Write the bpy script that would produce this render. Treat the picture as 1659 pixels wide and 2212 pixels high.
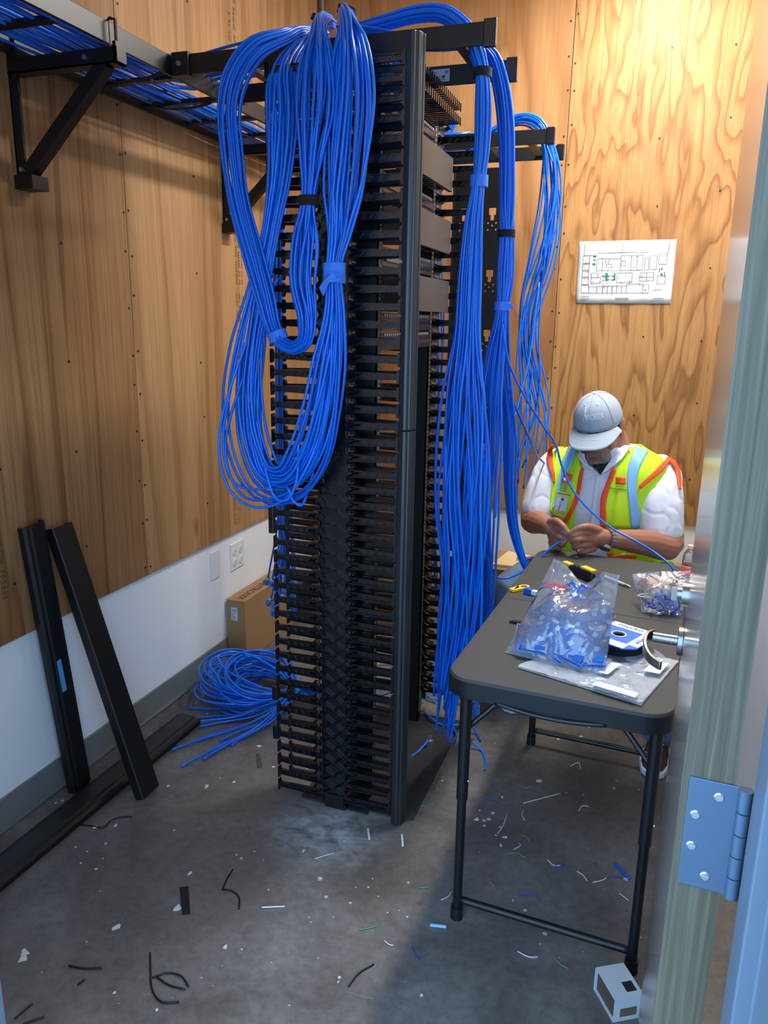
import bpy, bmesh, math, random
import numpy as np
from mathutils import Vector, Matrix
for o in list(bpy.data.objects): bpy.data.objects.remove(o)
random.seed(7); RNG = np.random.default_rng(7)
scene = bpy.context.scene
COL = scene.collection
# ------------------------------------------------------------------ camera
FPX, CX, CY = 1661.0, 829.5, 1106.0
CAM = np.array([0.0, 0.0, 1.48])
_vy = np.array([1430-CX, 710-CY, FPX]); _vz = np.array([720-CX, 7800-CY, FPX])
_z = -_vz/np.linalg.norm(_vz); _y = _vy-_z*np.dot(_vy, _z); _y /= np.linalg.norm(_y); _x = np.cross(_y, _z)
RW = np.stack([_x, _y, _z])
cam_d = bpy.data.cameras.new('camera'); cam = bpy.data.objects.new('camera', cam_d); COL.objects.link(cam)
cam_d.sensor_fit = 'VERTICAL'; cam_d.sensor_height = 24.0; cam_d.lens = FPX/2212*24.0
cam_d.clip_start = 0.02
_m = Matrix.Identity(4)
for i in range(3):
    _m[i][0] = RW[i, 0]; _m[i][1] = -RW[i, 1]; _m[i][2] = -RW[i, 2]; _m[i][3] = CAM[i]
cam.matrix_world = _m
scene.camera = cam
# ------------------------------------------------------------------ light
w = bpy.data.worlds.new('hall_daylight'); scene.world = w; w.use_nodes = True
w.node_tree.nodes['Background'].inputs[0].default_value = (0.38, 0.64, 1.0, 1)
w.node_tree.nodes['Background'].inputs[1].default_value = 4.5
def area_light(name, loc, sx, sy, power, color, rot=(0, 0, 0)):
    d = bpy.data.lights.new(name, 'AREA'); d.shape = 'RECTANGLE'; d.size = sx; d.size_y = sy
    d.energy = power; d.color = color
    o = bpy.data.objects.new(name, d); COL.objects.link(o); o.location = loc; o.rotation_euler = rot
    return o
area_light('ceiling_lamp_glow', (-0.12, 2.98, 2.955), 0.16, 1.1, 54, (1.0, 0.96, 0.90))
scene.view_settings.view_transform = 'Standard'
scene.view_settings.look = 'None'
scene.view_settings.exposure = 0.22
scene.view_settings.gamma = 1.0
scene.view_settings.use_curve_mapping = False
# ------------------------------------------------------------------ helpers
def ray(px, py): return RW @ np.array([px-CX, py-CY, FPX])
def at(px, py, x=None, y=None, z=None):
    """world point seen at photo pixel (px,py) on the plane x=, y= or z= """
    d = ray(px, py)
    t = (x-CAM[0])/d[0] if x is not None else (y-CAM[1])/d[1] if y is not None else (z-CAM[2])/d[2]
    return CAM+t*d
def depth(p): return float(RW[:, 2] @ (np.asarray(p)-CAM))
def lin(c):
    return tuple(((v/255)/12.92 if v/255 <= .04045 else ((v/255+.055)/1.055)**2.4) for v in c)
def tag(o, label=None, cat=None, group=None, kind=None):
    if label: o['label'] = label
    if cat: o['category'] = cat
    if group: o['group'] = group
    if kind: o['kind'] = kind
    return o
def empty(name, loc=(0, 0, 0), rz=0.0, parent=None):
    o = bpy.data.objects.new(name, None); o.empty_display_size = .05
    COL.objects.link(o); o.location = loc; o.rotation_euler = (0, 0, rz)
    if parent: o.parent = parent
    return o
def link(name, me, mat=None, parent=None, loc=None, rot=None):
    o = bpy.data.objects.new(name, me); COL.objects.link(o)
    if mat is not None and not me.materials:
        me.materials.append(mat)
    if parent is not None: o.parent = parent
    if loc is not None: o.location = loc
    if rot is not None: o.rotation_euler = rot
    return o
class MB:
    def __init__(s): s.v = []; s.f = []; s.mi = []; s.cm = 0
    def add(s, v, f):
        b = len(s.v); s.v.extend([tuple(map(float, p)) for p in v]); s.f.extend([tuple(i+b for i in q) for q in f]); s.mi.extend([s.cm]*len(f)); return s
    def box(s, a, b):
        x0, y0, z0 = a; x1, y1, z1 = b
        return s.add([(x0,y0,z0),(x1,y0,z0),(x1,y1,z0),(x0,y1,z0),(x0,y0,z1),(x1,y0,z1),(x1,y1,z1),(x0,y1,z1)],
                     [(3,2,1,0),(4,5,6,7),(0,1,5,4),(1,2,6,5),(2,3,7,6),(3,0,4,7)])
    def bar(s, p, q, w, h, up=(0, 0, 1)):
        p = np.array(p, float); q = np.array(q, float); d = q-p; d /= np.linalg.norm(d)
        up = np.array(up, float); l = np.cross(d, up)
        if np.linalg.norm(l) < 1e-5: l = np.cross(d, (1, 0, 0))
        l /= np.linalg.norm(l); u = np.cross(l, d)
        V = []
        for c in (p, q):
            for a, b in ((-1,-1),(1,-1),(1,1),(-1,1)): V.append(c+l*a*w/2+u*b*h/2)
        return s.add(V, [(3,2,1,0),(4,5,6,7),(0,1,5,4),(1,2,6,5),(2,3,7,6),(3,0,4,7)])
    def tube(s, path, r, n=8, caps=True, ref=None):
        V, F = tube_arrays(path, r, n, caps, ref); return s.add(V, F)
    def cyl(s, p, q, r, n=12, r2=None):
        return s.tube([p, q], [r, r if r2 is None else r2], n)
    def prism(s, poly, lo, hi, axis=2):
        """extrude 2D polygon along axis (0:x -> poly in (y,z); 1:y -> (x,z); 2:z -> (x,y))"""
        n = len(poly); V = []
        for h in (lo, hi):
            for a, b in poly:
                V.append((h, a, b) if axis == 0 else (a, h, b) if axis == 1 else (a, b, h))
        F = [tuple(range(n-1, -1, -1)), tuple(range(n, 2*n))]+[(i, (i+1) % n, n+(i+1) % n, n+i) for i in range(n)]
        return s.add(V, F)
    def loft(s, rings, cap=True, closed=True):
        n = len(rings[0]); V = [p for r in rings for p in r]; F = []
        for i in range(len(rings)-1):
            for j in range(n if closed else n-1):
                k = (j+1) % n; F.append((i*n+j, i*n+k, (i+1)*n+k, (i+1)*n+j))
        if cap and closed: F += [tuple(range(n-1, -1, -1)), tuple(range((len(rings)-1)*n, len(rings)*n))]
        return s.add(V, F)
    def ell(s, c, r, nu=16, nv=10, M=None):
        V = []; F = []
        for i in range(nv+1):
            t = math.pi*i/nv
            for j in range(nu):
                a = 2*math.pi*j/nu; p = np.array((r[0]*math.sin(t)*math.cos(a), r[1]*math.sin(t)*math.sin(a), r[2]*math.cos(t)))
                if M is not None: p = M @ p
                V.append(p+np.array(c))
        for i in range(nv):
            for j in range(nu): F.append((i*nu+j, (i+1)*nu+j, (i+1)*nu+(j+1) % nu, i*nu+(j+1) % nu))
        return s.add(V, F)
    def mesh(s, name, mats=None, smooth=False, fix=True):
        me = bpy.data.meshes.new(name); me.from_pydata(s.v, [], s.f)
        if mats is not None:
            for m in (mats if isinstance(mats, (list, tuple)) else [mats]): me.materials.append(m)
        if any(s.mi): me.polygons.foreach_set('material_index', s.mi)
        if fix:
            bm = bmesh.new(); bm.from_mesh(me); bmesh.ops.recalc_face_normals(bm, faces=bm.faces); bm.to_mesh(me); bm.free()
        if smooth is True: me.polygons.foreach_set('use_smooth', [True]*len(me.polygons))
        me.update()
        if smooth == 'auto':
            me.polygons.foreach_set('use_smooth', [True]*len(me.polygons)); me.set_sharp_from_angle(angle=math.radians(38))
        return me
    def build(s, name, mat=None, parent=None, smooth=False, bevel=0, loc=None, rot=None, seg=2):
        o = link(name, s.mesh(name, mat, smooth), None, parent, loc, rot)
        if bevel:
            m = o.modifiers.new('bevel', 'BEVEL'); m.width = bevel; m.segments = seg; m.limit_method = 'ANGLE'; m.angle_limit = math.radians(40)
            m.harden_normals = False
        return o
def frames(P, ref=None):
    P = np.asarray(P, float); T = np.gradient(P, axis=0); T /= np.linalg.norm(T, axis=1)[:, None]+1e-12
    N = np.zeros_like(P); B = np.zeros_like(P)
    if ref is not None:
        ref = np.array(ref, float)
        N = np.cross(T, ref); N /= np.linalg.norm(N, axis=1)[:, None]+1e-9; B = np.cross(T, N); return T, N, B
    a = np.array((0, 0, 1.)) if abs(T[0][2]) < .9 else np.array((1., 0, 0))
    n = np.cross(T[0], a); n /= np.linalg.norm(n)
    for i in range(len(P)):
        n = n-T[i]*np.dot(n, T[i]); n /= np.linalg.norm(n)+1e-12; N[i] = n; B[i] = np.cross(T[i], n)
    return T, N, B
def tube_arrays(path, r, n=8, caps=True, ref=None):
    P = np.asarray(path, float); m = len(P); r = np.broadcast_to(np.asarray(r, float), (m,)) if np.ndim(r) < 2 else r
    T, N, B = frames(P, ref)
    a = np.linspace(0, 2*np.pi, n, endpoint=False)
    V = P[:, None, :]+(N[:, None, :]*np.cos(a)[None, :, None]+B[:, None, :]*np.sin(a)[None, :, None])*r[:, None, None]
    V = V.reshape(-1, 3)
    F = [(i*n+j, i*n+(j+1) % n, (i+1)*n+(j+1) % n, (i+1)*n+j) for i in range(m-1) for j in range(n)]
    if caps: F += [tuple(range(n-1, -1, -1)), tuple(range((m-1)*n, m*n))]
    return V, F
def spline(P, n):
    """Catmull-Rom through P (k,d) sampled at n points by chord length"""
    P = np.asarray(P, float); k = len(P)
    if k == 2: t = np.linspace(0, 1, n)[:, None]; return P[0]*(1-t)+P[1]*t
    d = np.r_[0, np.cumsum(np.maximum(np.linalg.norm(np.diff(P[:, :3], axis=0), axis=1), 1e-6)**.5)]
    Q = np.vstack([2*P[0]-P[1], P, 2*P[-1]-P[-2]]); D = np.r_[-d[1], d, 2*d[-1]-d[-2]]
    # sample parameters uniform in real arc length of the polyline
    L = np.r_[0, np.cumsum(np.linalg.norm(np.diff(P[:, :3], axis=0), axis=1))]
    tt = np.interp(np.linspace(0, L[-1], n), L, d)
    out = np.zeros((n, P.shape[1]))
    for i, t in enumerate(tt):
        j = min(max(np.searchsorted(D, t, side='right')-1, 1), k-1)
        t0, t1, t2, t3 = D[j-1], D[j], D[j+1], D[j+2]; p0, p1, p2, p3 = Q[j-1], Q[j], Q[j+1], Q[j+2]
        A1 = (t1-t)/(t1-t0)*p0+(t-t0)/(t1-t0)*p1; A2 = (t2-t)/(t2-t1)*p1+(t-t1)/(t2-t1)*p2; A3 = (t3-t)/(t3-t2)*p2+(t-t2)/(t3-t2)*p3
        B1 = (t2-t)/(t2-t0)*A1+(t-t0)/(t2-t0)*A2; B2 = (t3-t)/(t3-t1)*A2+(t-t1)/(t3-t1)*A3
        out[i] = (t2-t)/(t2-t1)*B1+(t-t1)/(t2-t1)*B2
    return out
# ------------------------------------------------------------------ materials
def nt(name):
    m = bpy.data.materials.new(name); m.use_nodes = True; t = m.node_tree
    return m, t, t.nodes['Principled BSDF']
def setp(b, **k):
    for key, v in k.items():
        b.inputs[key].default_value = v
def simple(name, rgb, rough=.5, metal=0.0, spec=.5, noise=0.0, nscale=30, bump=0.0, bscale=200, coat=0.0):
    m, t, b = nt(name); c = (*lin(rgb), 1)
    setp(b, Roughness=rough, Metallic=metal); b.inputs['Specular IOR Level'].default_value = spec
    b.inputs['Coat Weight'].default_value = coat
    b.inputs['Base Color'].default_value = c
    tc = t.nodes.new('ShaderNodeTexCoord')
    if noise:
        n = t.nodes.new('ShaderNodeTexNoise'); n.inputs['Scale'].default_value = nscale; n.inputs['Detail'].default_value = 4
        t.links.new(tc.outputs['Object'], n.inputs['Vector'])
        r = t.nodes.new('ShaderNodeMapRange'); r.inputs['To Min'].default_value = 1-noise; r.inputs['To Max'].default_value = 1+noise
        t.links.new(n.outputs['Fac'], r.inputs['Value'])
        mx = t.nodes.new('ShaderNodeVectorMath'); mx.operation = 'SCALE'; mx.inputs[0].default_value = c[:3]
        t.links.new(r.outputs[0], mx.inputs['Scale']); t.links.new(mx.outputs[0], b.inputs['Base Color'])
    if bump:
        n2 = t.nodes.new('ShaderNodeTexNoise'); n2.inputs['Scale'].default_value = bscale; n2.inputs['Detail'].default_value = 3
        t.links.new(tc.outputs['Object'], n2.inputs['Vector'])
        bp = t.nodes.new('ShaderNodeBump'); bp.inputs['Strength'].default_value = bump; bp.inputs['Distance'].default_value = .002
        t.links.new(n2.outputs['Fac'], bp.inputs['Height']); t.links.new(bp.outputs[0], b.inputs['Normal'])
    return m
def math_node(t, op, a=None, b=None, va=0.0, vb=0.0):
    n = t.nodes.new('ShaderNodeMath'); n.operation = op
    n.inputs[0].default_value = va; n.inputs[1].default_value = vb
    if a is not None: t.links.new(a, n.inputs[0])
    if b is not None: t.links.new(b, n.inputs[1])
    return n.outputs[0]
def ramp(t, fac, stops):
    r = t.nodes.new('ShaderNodeValToRGB'); e = r.color_ramp.elements
    while len(e) < len(stops): e.new(.5)
    for q, (p, c) in zip(e, stops): q.position = p; q.color = (*lin(c), 1)
    t.links.new(fac, r.inputs[0]); return r.outputs[0]
def mixc(t, fac, a, b, mode='MIX', f=None):
    n = t.nodes.new('ShaderNodeMix'); n.data_type = 'RGBA'; n.blend_type = mode; n.clamp_factor = True
    if fac is not None: t.links.new(fac, n.inputs['Factor'])
    else: n.inputs['Factor'].default_value = f
    for s, i in ((a, 6), (b, 7)):
        if isinstance(s, tuple): n.inputs[i].default_value = (*lin(s), 1)
        else: t.links.new(s, n.inputs[i])
    return n.outputs[2]
def mapping(t, scale, loc=(0, 0, 0), rot=(0, 0, 0)):
    tc = t.nodes.new('ShaderNodeTexCoord'); mp = t.nodes.new('ShaderNodeMapping')
    mp.inputs['Scale'].default_value = scale; mp.inputs['Location'].default_value = loc; mp.inputs['Rotation'].default_value = rot
    t.links.new(tc.outputs['Object'], mp.inputs['Vector']); return mp.outputs[0]
def noise(t, vec, scale, detail=4, rough=.5, dist=0.0):
    n = t.nodes.new('ShaderNodeTexNoise'); n.inputs['Scale'].default_value = scale; n.inputs['Detail'].default_value = detail
    n.inputs['Roughness'].default_value = rough; n.inputs['Distortion'].default_value = dist
    t.links.new(vec, n.inputs['Vector']); return n.outputs['Fac']
def plywood(name, seed, light, mid, dark, contour=9.0, sx=1.6, sz=.22, fine=.35, band=.55):
    """rotary-cut plywood: contour bands of a stretched noise field + fine fibre grain + knots"""
    m, t, b = nt(name)
    v = mapping(t, (sx, sx, sz), (seed, seed*.7, seed*.3))
    f = noise(t, v, 1.5, 3, .55, .35)
    band_v = math_node(t, 'MULTIPLY', f, None, vb=contour)
    fr = math_node(t, 'FRACT', band_v)
    tri = math_node(t, 'SMOOTH_MIN', fr, math_node(t, 'MULTIPLY', math_node(t, 'SUBTRACT', None, fr, va=1.0), None, vb=4.0))
    base = ramp(t, tri, [(0.0, dark), (.28, mid), (.55, light), (1.0, mid)])
    v2 = mapping(t, (95, 95, 2.2), (seed, 0, 0)); fib = noise(t, v2, 1.0, 5, .65)
    fr2 = ramp(t, fib, [(.28, (120, 84, 48)), (.5, (222, 200, 172)), (.75, (255, 244, 226))])
    c = mixc(t, None, base, fr2, 'MULTIPLY', fine)
    v3 = mapping(t, (.9, .9, .7), (seed+3, 1, 0)); lg = noise(t, v3, 1.4, 2)
    c = mixc(t, None, c, ramp(t, lg, [(.3, (196, 168, 138)), (.7, (255, 250, 240))]), 'MULTIPLY', band)
    vo = t.nodes.new('ShaderNodeTexVoronoi'); vo.inputs['Scale'].default_value = 2.1; vo.inputs['Randomness'].default_value = 1
    t.links.new(mapping(t, (1.0, 1.0, .5), (seed*1.3, 2, 0)), vo.inputs['Vector'])
    kn = ramp(t, vo.outputs['Distance'], [(.018, (72, 44, 24)), (.04, (190, 150, 110)), (.07, (255, 255, 255))])
    c = mixc(t, None, c, kn, 'MULTIPLY', .85)
    t.links.new(c, b.inputs['Base Color'])
    setp(b, Roughness=.55); b.inputs['Specular IOR Level'].default_value = .35
    bp = t.nodes.new('ShaderNodeBump'); bp.inputs['Strength'].default_value = .25; bp.inputs['Distance'].default_value = .0015
    t.links.new(fib, bp.inputs['Height']); t.links.new(bp.outputs[0], b.inputs['Normal'])
    return m
M = {}
M['ply_left'] = plywood('plywood_fine_grain', 2.0, (179, 142, 103), (165, 128, 87), (139, 104, 68), 7, 3.0, .1, .6, .5)
M['ply_left2'] = plywood('plywood_pale_fine_grain', 5.3, (190, 153, 112), (180, 142, 99), (165, 128, 87), 6, 2.4, .12, .4, .35)
M['ply_back'] = plywood('plywood_smooth', 9.1, (190, 147, 101), (180, 136, 90), (159, 115, 69), 6, 1.1, .3, .35, .4)
M['ply_back2'] = plywood('plywood_cathedral', 14.6, (190, 149, 99), (179, 136, 85), (146, 105, 60), 12, 2.5, .55, .45, .45)
M['drywall'] = simple('white_painted_drywall', (238, 240, 242), .6, noise=.03, nscale=6, bump=.12, bscale=260)
M['ceiling'] = simple('white_ceiling_paint', (232, 230, 224), .8, noise=.02)
M['base'] = simple('grey_vinyl_baseboard', (118, 120, 118), .45, noise=.05, nscale=20)
M['black'] = simple('black_powder_coat', (17, 18, 20), .42, noise=.15, nscale=60, bump=.06, bscale=700)
M['blackplastic'] = simple('black_moulded_plastic', (15, 18, 24), .22, spec=.75, noise=.1, nscale=40)
M['cover'] = simple('charcoal_extruded_cover', (36, 37, 40), .36, spec=.6, noise=.08, nscale=60)
M['greypanel'] = simple('charcoal_steel_panel', (62, 58, 55), .45, metal=.25, noise=.04, nscale=50)
M['steel'] = simple('brushed_steel', (168, 166, 162), .3, metal=1.0)
M['zinc'] = simple('zinc_screw', (190, 192, 196), .3, metal=.9)
M['screw'] = simple('dark_screw_head', (34, 26, 20), .5)
M['white'] = simple('white_plastic', (232, 232, 228), .35)
M['paper'] = simple('white_paper', (204, 208, 213), .7, noise=.02, nscale=12, bump=.25, bscale=9)
M['ink'] = simple('dark_grey_ink', (50, 56, 66), .7)
M['blackink'] = simple('black_ink', (26, 24, 24), .7)
M['stamp'] = simple('faded_black_stamp_ink', (92, 66, 44), .7)
M['green'] = simple('green_print', (44, 122, 84), .7)
M['velcro'] = simple('black_hook_loop_strap', (20, 21, 24), .85, bump=.4, bscale=900)
M['tape'] = simple('blue_masking_tape', (58, 128, 232), .6, noise=.06, nscale=60, bump=.3, bscale=120)
M['jack'] = simple('blue_jack_plastic', (40, 112, 196), .35)
def cable_mat():
    m, t, b = nt('blue_cable_jacket')
    oi = t.nodes.new('ShaderNodeObjectInfo')
    c = ramp(t, oi.outputs['Random'], [(0.0, (0, 92, 204)), (.5, (2, 107, 224)), (1.0, (14, 122, 240))])
    t.links.new(c, b.inputs['Base Color']); setp(b, Roughness=.28); b.inputs['Specular IOR Level'].default_value = .5
    return m
M['cable'] = cable_mat()
def floor_mat():
    m, t, b = nt('sealed_concrete')
    v = mapping(t, (1, 1, 1)); a = noise(t, v, 2.3, 6, .62, .6); f = noise(t, v, 38, 6, .7)
    c = ramp(t, a, [(.25, (84, 79, 75)), (.5, (114, 109, 104)), (.72, (142, 138, 133))])
    c = mixc(t, None, c, ramp(t, f, [(.3, (150, 150, 150)), (.6, (255, 255, 255))]), 'MULTIPLY', .5)
    d = noise(t, mapping(t, (1, 1, 1), (3.3, 1.2, 0)), 5.5, 5, .6, 1.2)
    c = mixc(t, ramp(t, d, [(.55, (0, 0, 0)), (.75, (150, 150, 150))]), c, (62, 58, 55))
    # white paint specks
    vo = t.nodes.new('ShaderNodeTexVoronoi'); vo.inputs['Scale'].default_value = 24; t.links.new(mapping(t, (1, 1, 1), (.4, .2, 0)), vo.inputs['Vector'])
    sz = math_node(t, 'MULTIPLY', math_node(t, 'POWER', noise(t, v, 4.0, 2), None, vb=5.0), None, vb=1.1)
    sp = math_node(t, 'LESS_THAN', vo.outputs['Distance'], sz)
    c = mixc(t, sp, c, (205, 206, 206))
    # pale scuffed scratches
    sc = noise(t, mapping(t, (6, 90, 1), (0, 0, 0), (0, 0, .6)), 1.0, 3, .6, .8)
    c = mixc(t, ramp(t, sc, [(.68, (0, 0, 0)), (.74, (110, 110, 110))]), c, (170, 172, 174))
    # pale noisy patch around the rack foot, fading outward
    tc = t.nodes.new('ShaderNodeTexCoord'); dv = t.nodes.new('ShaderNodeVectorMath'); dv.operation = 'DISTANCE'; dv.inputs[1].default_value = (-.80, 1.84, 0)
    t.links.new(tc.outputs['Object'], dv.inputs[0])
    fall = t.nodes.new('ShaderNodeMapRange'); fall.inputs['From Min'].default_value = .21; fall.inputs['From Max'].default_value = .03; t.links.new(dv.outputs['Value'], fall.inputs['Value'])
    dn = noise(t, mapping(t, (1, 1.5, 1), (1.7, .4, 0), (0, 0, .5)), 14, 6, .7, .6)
    pale_patch = math_node(t, 'MULTIPLY', fall.outputs[0], math_node(t, 'MULTIPLY', math_node(t, 'SUBTRACT', dn, None, vb=.36), None, vb=3.2)); pale_patch = math_node(t, 'MINIMUM', math_node(t, 'MAXIMUM', pale_patch, None, vb=0.0), None, vb=.75)
    c = mixc(t, pale_patch, c, (196, 200, 206))
    t.links.new(c, b.inputs['Base Color'])
    r = t.nodes.new('ShaderNodeMapRange'); r.inputs['To Min'].default_value = .24; r.inputs['To Max'].default_value = .5
    t.links.new(a, r.inputs['Value']); t.links.new(r.outputs[0], b.inputs['Roughness'])
    bp = t.nodes.new('ShaderNodeBump'); bp.inputs['Strength'].default_value = .12; bp.inputs['Distance'].default_value = .002
    t.links.new(f, bp.inputs['Height']); t.links.new(bp.outputs[0], b.inputs['Normal'])
    return m
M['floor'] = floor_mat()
def wood_edge():
    m, t, b = nt('grey_green_wood_veneer')
    v = mapping(t, (170, 170, 3.0)); a = noise(t, v, 1.0, 3, .6, .6)
    c = ramp(t, a, [(.25, (66, 58, 42)), (.5, (88, 80, 60)), (.75, (110, 104, 84))]); t.links.new(c, b.inputs['Base Color']); setp(b, Roughness=.5)
    return m
M['veneer'] = wood_edge()
def brushed():
    m, t, b = nt('satin_lacquered_door_face')
    v = mapping(t, (60, 60, .6)); a = noise(t, v, 1.0, 3, .6)
    c = ramp(t, a, [(.3, (120, 108, 98)), (.7, (150, 138, 126))]); t.links.new(c, b.inputs['Base Color']); setp(b, Roughness=.16)
    b.inputs['Specular IOR Level'].default_value = .6
    return m
M['doorface'] = brushed()
M['frame'] = simple('grey_steel_frame_blue_lit', (106, 118, 132), .4)  # grey paint with some of the blue hall light put into the colour
M['cardboard'] = simple('brown_cardboard', (160, 124, 84), .75, noise=.06, nscale=14, bump=.1, bscale=80)
# ------------------------------------------------------------------ text as flat print
def text_mesh(txt, size, mat, name='print', spacing=1.0):
    cu = bpy.data.curves.new('t', 'FONT'); cu.body = txt; cu.size = size; cu.align_x = 'CENTER'; cu.align_y = 'CENTER'
    cu.resolution_u = 2; cu.space_character = spacing; cu.extrude = .0002
    o = bpy.data.objects.new('t', cu); COL.objects.link(o); bpy.context.view_layer.update()
    dg = bpy.context.evaluated_depsgraph_get(); me = bpy.data.meshes.new_from_object(o.evaluated_get(dg)); me.name = name
    bpy.data.objects.remove(o); bpy.data.curves.remove(cu)
    me.materials.clear(); me.materials.append(mat); return me
def put_text(txt, size, mat, parent, origin, right, up, name='printed_text', spacing=1.0):
    """lay flat letters at origin (parent space), running along `right`, upright along `up`"""
    me = text_mesh(txt, size, mat, name, spacing); r = Vector(right).normalized(); u = Vector(up); u = (u-r*u.dot(r)).normalized(); n = r.cross(u)
    o = link(name, me, None, parent); mm = Matrix.Identity(4)
    for i in range(3): mm[i][0] = r[i]; mm[i][1] = u[i]; mm[i][2] = n[i]; mm[i][3] = origin[i]
    o.matrix_local = mm; return o
# ------------------------------------------------------------------ room
XL, YB, XR, YF, ZC = -1.70, 3.81, 0.34, 0.70, 3.05
def struct(o): o['kind'] = 'structure'; return o
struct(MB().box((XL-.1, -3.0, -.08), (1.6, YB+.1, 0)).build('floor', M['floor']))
struct(MB().box((XL-.1, YF-.12, ZC), (XR+.1, YB+.1, ZC+.08)).build('ceiling', M['ceiling']))
wl = struct(MB().box((XL-.1, YF-.12, 0), (XL, YB+.1, ZC)).build('wall_left', M['drywall']))
wb = struct(MB().box((XL, YB, 0), (XR, YB+.1, ZC)).build('wall_back', M['drywall']))
struct(MB().box((XR, YF-.12, 0), (XR+.1, YB+.1, ZC)).build('wall_right', M['drywall']))
DX0, DX1, DZ = -.86, .148, 2.12   # doorway in the front wall
wf = MB().box((XL, YF-.12, 0), (DX0, YF, ZC)).box((DX1, YF-.12, 0), (XR, YF, ZC)).box((DX0, YF-.12, DZ), (DX1, YF, ZC))
struct(wf.build('wall_front', M['drywall']))
ZP = .565
def panel(parent, name, mat, a, b, scr_y=None):
    o = MB().box(a, b).build(name, mat, parent, bevel=.0015); return o
PT = .014
panel(wl, 'plywood_panel', M['ply_left'], (XL, .72, ZP), (XL+PT, 1.0185, 3.0))
panel(wl, 'plywood_panel', M['ply_left'], (XL, 1.0205, ZP), (XL+PT, 2.238, 3.0))
panel(wl, 'plywood_panel', M['ply_left2'], (XL, 2.241, ZP), (XL+PT, 3.459, 3.0))
panel(wl, 'plywood_panel', M['ply_left2'], (XL, 3.461, ZP), (XL+PT, YB, 3.0))
panel(wb, 'plywood_panel', M['ply_back'], (XL+PT+.001, YB-PT, ZP), (-.482, YB, 3.0))
panel(wb, 'plywood_panel', M['ply_back2'], (-.479, YB-PT, ZP), (XR-.002, YB, 3.0))
# screws along the panel seams and studs
sm = MB().cyl((0, 0, 0), (.0016, 0, 0), .0042, 8).mesh('screw_head', M['screw'])
for zz in np.arange(.62, 2.9, .152):
    for yy in (2.226, 2.255): link('screw_head', sm, None, wl, (XL+PT, yy+random.uniform(-.004, .004), zz+random.uniform(-.03, .03)))
for zz in np.arange(.75, 2.9, .30):
    for yy in (1.62, 1.93, 2.65, 3.05): link('screw_head', sm, None, wl, (XL+PT, yy+random.uniform(-.01, .01), zz+random.uniform(-.05, .05)))
for zz in np.arange(.64, 2.9, .152):
    for xx in (-.494, -.466): link('screw_head', sm, None, wb, (xx+random.uniform(-.004, .004), YB-PT, zz+random.uniform(-.03, .03)), (0, 0, -math.pi/2))
for zz in np.arange(.8, 2.9, .30):
    for xx in (-.88, -.08, .18): link('screw_head', sm, None, wb, (xx+random.uniform(-.01, .01), YB-PT, zz+random.uniform(-.05, .05)), (0, 0, -math.pi/2))
struct(MB().box((XL, YF, .001), (XL+.008, YB, .104)).box((XL, YF, .001), (XL+.016, YB, .012)).build('baseboard_left', M['base'], bevel=.003))
struct(MB().box((XL+.017, YB-.008, .001), (XR, YB, .104)).build('baseboard_back', M['base'], bevel=.003))
struct(MB().box((XR-.008, YF+.002, .001), (XR, YB-.009, .104)).build('baseboard_right', M['base'], bevel=.003))
# steel door frame
for sx, x0, nm in ((1, DX0, 'trim_1'), (-1, DX1, 'trim_3')):
    tf = MB().prism([(x0, YF-.17), (x0+sx*.012, YF-.175), (x0+sx*.016, YF-.168), (x0+sx*.016, YF-.07), (x0+sx*.032, YF-.07), (x0+sx*.032, YF-.02), (x0+sx*.016, YF-.02), (x0+sx*.016, YF+.012), (x0-sx*.05, YF+.012), (x0-sx*.05, YF+.001), (x0-sx*.001, YF+.001), (x0-sx*.001, YF-.121), (x0-sx*.05, YF-.121), (x0-sx*.05, YF-.175)], 0, DZ-.001)
    struct(tf.build(nm, M['frame'], bevel=.002))
struct(MB().box((DX0, YF-.17, DZ-.05), (DX1, YF+.012, DZ-.0005)).build('trim_2', M['frame'], bevel=.002))
# ceiling lamp housing
cl = empty('ceiling_light', (-.12, 2.98, 2.96))
MB().box((-.11, -.62, .02), (.11, .62, .089)).build('housing', M['white'], cl, bevel=.004)
def emis(name, rgb, s):
    m, t, b = nt(name); b.inputs['Emission Color'].default_value = (*lin(rgb), 1); b.inputs['Emission Strength'].default_value = s; b.inputs['Base Color'].default_value = (.8, .8, .8, 1); return m
MB().box((-.09, -.6, .004), (.09, .6, .02)).build('diffuser', emis('lamp_diffuser', (255, 240, 220), 2.0), cl)
tag(cl, 'white linear ceiling light over the table', 'light')
# conduit in the corner
cd = empty('conduit_pipe', (XL+.038, YB-.036, 2.2)); MB().cyl((0, 0, 0), (0, 0, .84), .012, 14).build('pipe', M['steel'], cd, 'auto')
MB().box((-.02, -.002, .5), (.02, .018, .525)).build('strap', M['steel'], cd)
tag(cd, 'thin grey metal conduit rising in the plywood corner', 'pipe')
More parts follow.
